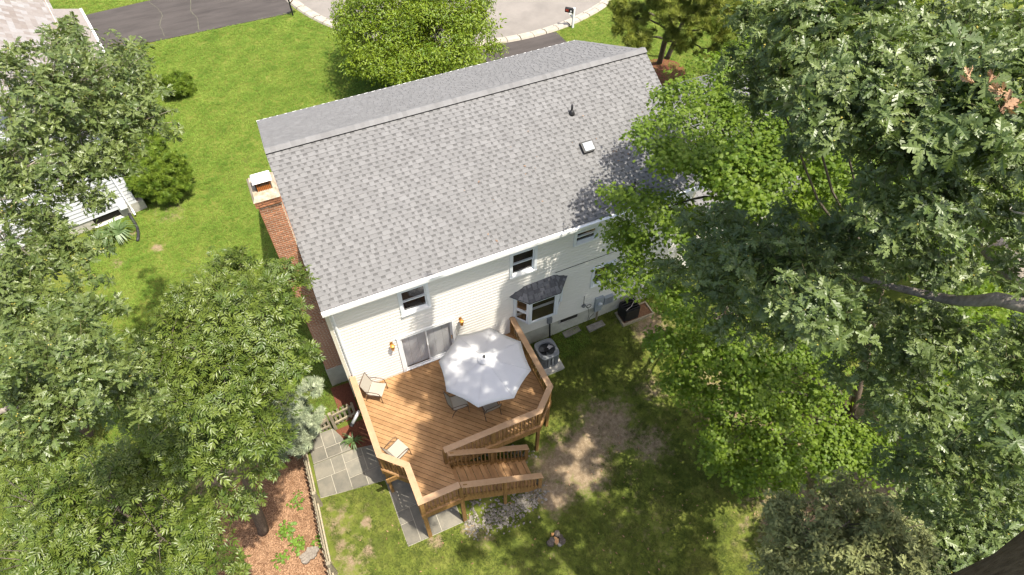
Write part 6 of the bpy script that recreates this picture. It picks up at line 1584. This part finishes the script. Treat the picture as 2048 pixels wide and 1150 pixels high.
def tuft(seed, n, h, w, sp):
    r = random.Random(seed); vs, fs = [], []
    for i in range(n):
        a = r.uniform(0, 6.28); x, y = r.uniform(-sp, sp), r.uniform(-sp, sp); hh = h * r.uniform(.6, 1.2); lean = r.uniform(.3, 1.3) * hh
        c_, s_ = math.cos(a), math.sin(a); k = len(vs)
        vs += [(x - s_ * w, y + c_ * w, -.01), (x + s_ * w, y - c_ * w, -.01), (x + c_ * lean * .45 - s_ * w * .8, y + s_ * lean * .45 + c_ * w * .8, hh * .7), (x + c_ * lean * .45 + s_ * w * .8, y + s_ * lean * .45 - c_ * w * .8, hh * .7), (x + c_ * lean, y + s_ * lean, hh * .8)]
        fs += [(k, k + 1, k + 3, k + 2), (k + 2, k + 3, k + 4)]
    return np.array(vs, float), fs
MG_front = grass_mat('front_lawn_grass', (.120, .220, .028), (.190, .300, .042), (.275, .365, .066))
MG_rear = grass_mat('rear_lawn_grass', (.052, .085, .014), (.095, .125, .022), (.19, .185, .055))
def grass_kind(name, m, h, w, sp, n):
    srcs = []
    for s_ in range(3):
        v, f = tuft(s_, n, h, w, sp); me_ = bpy.data.meshes.new(name); me_.from_pydata(v.tolist(), [], f); me_.materials.append(m); srcs.append(bpy.data.objects.new(name, me_))
    return inst_group(name, srcs)
GF = grass_kind('front_grass_tuft', MG_front, .055, .006, .11, 16)
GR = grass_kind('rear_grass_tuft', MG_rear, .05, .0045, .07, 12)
def inpoly(x, y, poly):
    c_ = np.zeros(len(x), bool)
    for i in range(len(poly)):
        (x1, y1), (x2, y2) = poly[i - 1], poly[i]
        c_ ^= ((y1 > y) != (y2 > y)) & (x < (x2 - x1) * (y - y1) / (y2 - y1 + 1e-12) + x1)
    return c_
NOGO = [[(-6.8, -9.2), (-2.2, -9.2), (-2.15, -.3), (-3.6, -.1), (-5.2, -.9), (-6.8, -3.4)], [(-2.2, -2.35), (-.6, -2.42), (.02, -2.65), (.02, -5.05), (1.98, -5.05), (1.98, -.1), (-1.1, -.1), (-2.2, -.1)], [(0, 0), (12.95, 0), (12.95, 8.65), (0, 8.65)], [(12.95, .6), (19.3, .6), (19.3, 7.6), (12.95, 7.6)],
        [(12.35, 18.98), (17.3, 18.72), (17.64, 15), (17.85, 8.3), (12.55, 8.3)], [(-9.7, 31.4), (-2, 31.95), (3.0, 32.35), (3.35, 31.2), (3.95, 27.2), (3.6, 26.85), (-4.6, 26.95), (-9.7, 26.75)], [(-.8, -.2), (0, -.2), (0, 1.6), (-.8, 1.6)], [(-15.5, 10.9), (-6.04, 13.28), (-8.5, 26.5), (-17, 24.8)], [(6.5, -1.45), (7.6, -1.45), (7.6, -.2), (6.5, -.2)], [(10.45, -.85), (11.9, -.85), (11.9, -.1), (10.45, -.1)], [(2.0, -4.95), (4.9, -4.95), (4.9, -3.9), (2.0, -3.9)]]
def lawn(name, group, x0, x1, y0, y1, n, seed, thr=.45, sz=(.7, 1.3)):
    r = np.random.default_rng(seed)
    x = r.uniform(x0, x1, n); y = r.uniform(y0, y1, n)
    b = bare(x, y) + .45 * hnoise(x, y, 4, 3) + .25 * hnoise(x, y, 13, 4) + r.normal(size=n) * .16
    k = b < thr
    for pl in NOGO: k &= ~inpoly(x, y, pl)
    k &= (x - CX) ** 2 + (y - CY) ** 2 > (RR_ + .6) ** 2
    x, y = x[k], y[k]
    z = g(x, y) + .012 * hnoise(x, y, 4., 1)
    m = len(x)
    scatter(name, group, np.stack([x, y, z], 1), np.stack([r.normal(size=m) * .12, r.normal(size=m) * .12, r.uniform(0, 6.28, m)], 1), r.uniform(*sz, m), r.integers(0, 3, m))
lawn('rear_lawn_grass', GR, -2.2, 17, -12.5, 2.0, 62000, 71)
lawn('front_lawn_grass', GF, -8.5, 9, -1.0, 28.5, 60000, 72, .6)
lawn('street_lawn_grass', GF, 9, 30, 7, 24, 26000, 73, .6)
lawn('far_lawn_grass', GF, -12, 4, 31.5, 42, 12000, 74, .6)
# fallen leaves on lawn, deck and roof
r = np.random.default_rng(91)
K_fall = Kind('fallen_leaf', G_oak, [[Matrix.Diagonal((.09, .09, .09, 1))]], ML_brown, .1)
P = []
for _ in range(260):
    x, y = r.uniform(-1.5, 12), r.uniform(-9, -4.6 if _ % 3 else -.2)
    ondk = .1 < x < 6 and -3.7 < y < 0 or .8 < x < 2 and -5 < y
    P.append((x, y, .012 if ondk else gz(x, y) + .05))
for _ in range(26):
    s_, x = r.uniform(1.5, SLOPE), r.uniform(5, 12.5); P.append(spt(-1, x, s_, .03))
scatter('fallen_leaves', K_fall.group, P, np.stack([r.normal(size=len(P)) * .2, r.normal(size=len(P)) * .2, r.uniform(0, 6.28, len(P))], 1), r.uniform(.5, 1.1, len(P)), np.zeros(len(P), int))
# mulch chips
def chipmesh(s_, m_):
    r = random.Random(s_); mb = MB()
    for k in range(5):
        a = r.uniform(0, 6.28); L_ = r.uniform(.02, .06); w_ = r.uniform(.006, .014); x, y = r.uniform(-.06, .06), r.uniform(-.06, .06)
        mb.beam((x, y, r.uniform(0, .015)), (x + L_ * math.cos(a), y + L_ * math.sin(a), r.uniform(.0, .03)), w_, .006)
    return bpy.data.objects.new('mulch_chip', mb.mesh('mulch_chip', m_))
M_chip = leaf_mat('wood_chip', (.14, .068, .034), (.38, .235, .14), 0., (.3, .2, .1), .9, .1)
GC = inst_group('mulch_chip', [chipmesh(s_, M_chip) for s_ in range(3)])
r = np.random.default_rng(81)
x = r.uniform(-6.8, -2.3, 16000); y = r.uniform(-9, -.3, 16000)
k = inpoly(x, y, [(-2.3, -.6), (-2.36, -2.4), (-2.46, -5), (-2.6, -9), (-6.5, -9), (-6.8, -3.5), (-5.2, -1.0), (-3.6, -.2)])
x, y = x[k], y[k]; m = len(x)
scatter('mulch_chips', GC, np.stack([x, y, g(x, y) + .038], 1), np.stack([np.zeros(m), np.zeros(m), r.uniform(0, 6.28, m)], 1), r.uniform(.7, 1.3, m), r.integers(0, 3, m))
# river stones under and beside the stair
def rockmesh(s_):
    bm = bmesh.new(); bmesh.ops.create_icosphere(bm, subdivisions=1, radius=1); r = random.Random(s_)
    sx, sy, sz = r.uniform(.8, 1.2), r.uniform(.6, 1), r.uniform(.4, .6)
    for v in bm.verts: v.co = Vector((v.co.x * sx, v.co.y * sy, v.co.z * sz)) * r.uniform(.88, 1.1)
    me_ = bpy.data.meshes.new('river_stone'); bm.to_mesh(me_); bm.free(); me_.materials.append(M_rock)
    return bpy.data.objects.new('river_stone', me_)
GS = inst_group('river_stone', [rockmesh(s_) for s_ in range(4)])
r = np.random.default_rng(82)
cs = [(2.9, -5.25, .4, .22), (3.6, -5.3, .5, .22), (4.2, -5.2, .4, .2), (2.7, -5.35, .5, .33), (3.4, -5.45, .6, .32), (4.2, -5.3, .5, .26), (4.7, -5.0, .3, .25), (4.6, -3.75, .55, .25), (3.6, -3.95, .9, .2), (2.9, -4.6, .8, .5), (4.0, -4.5, .7, .5), (2.2, -5.2, .25, .3), (3.0, -3.3, 1.2, .5)]
P = []
for i in range(1300):
    c_ = cs[r.integers(len(cs))]; P.append((c_[0] + r.normal() * c_[2] * .55, c_[1] + r.normal() * c_[3] * .7))
P = np.array(P)
scatter('river_stones', GS, np.c_[P, g(P[:, 0], P[:, 1]) + r.uniform(.0, .05, len(P))], r.uniform(0, 6.28, (len(P), 3)) * (.1, .1, 1), r.uniform(.022, .062, len(P)), r.integers(0, 4, len(P)))
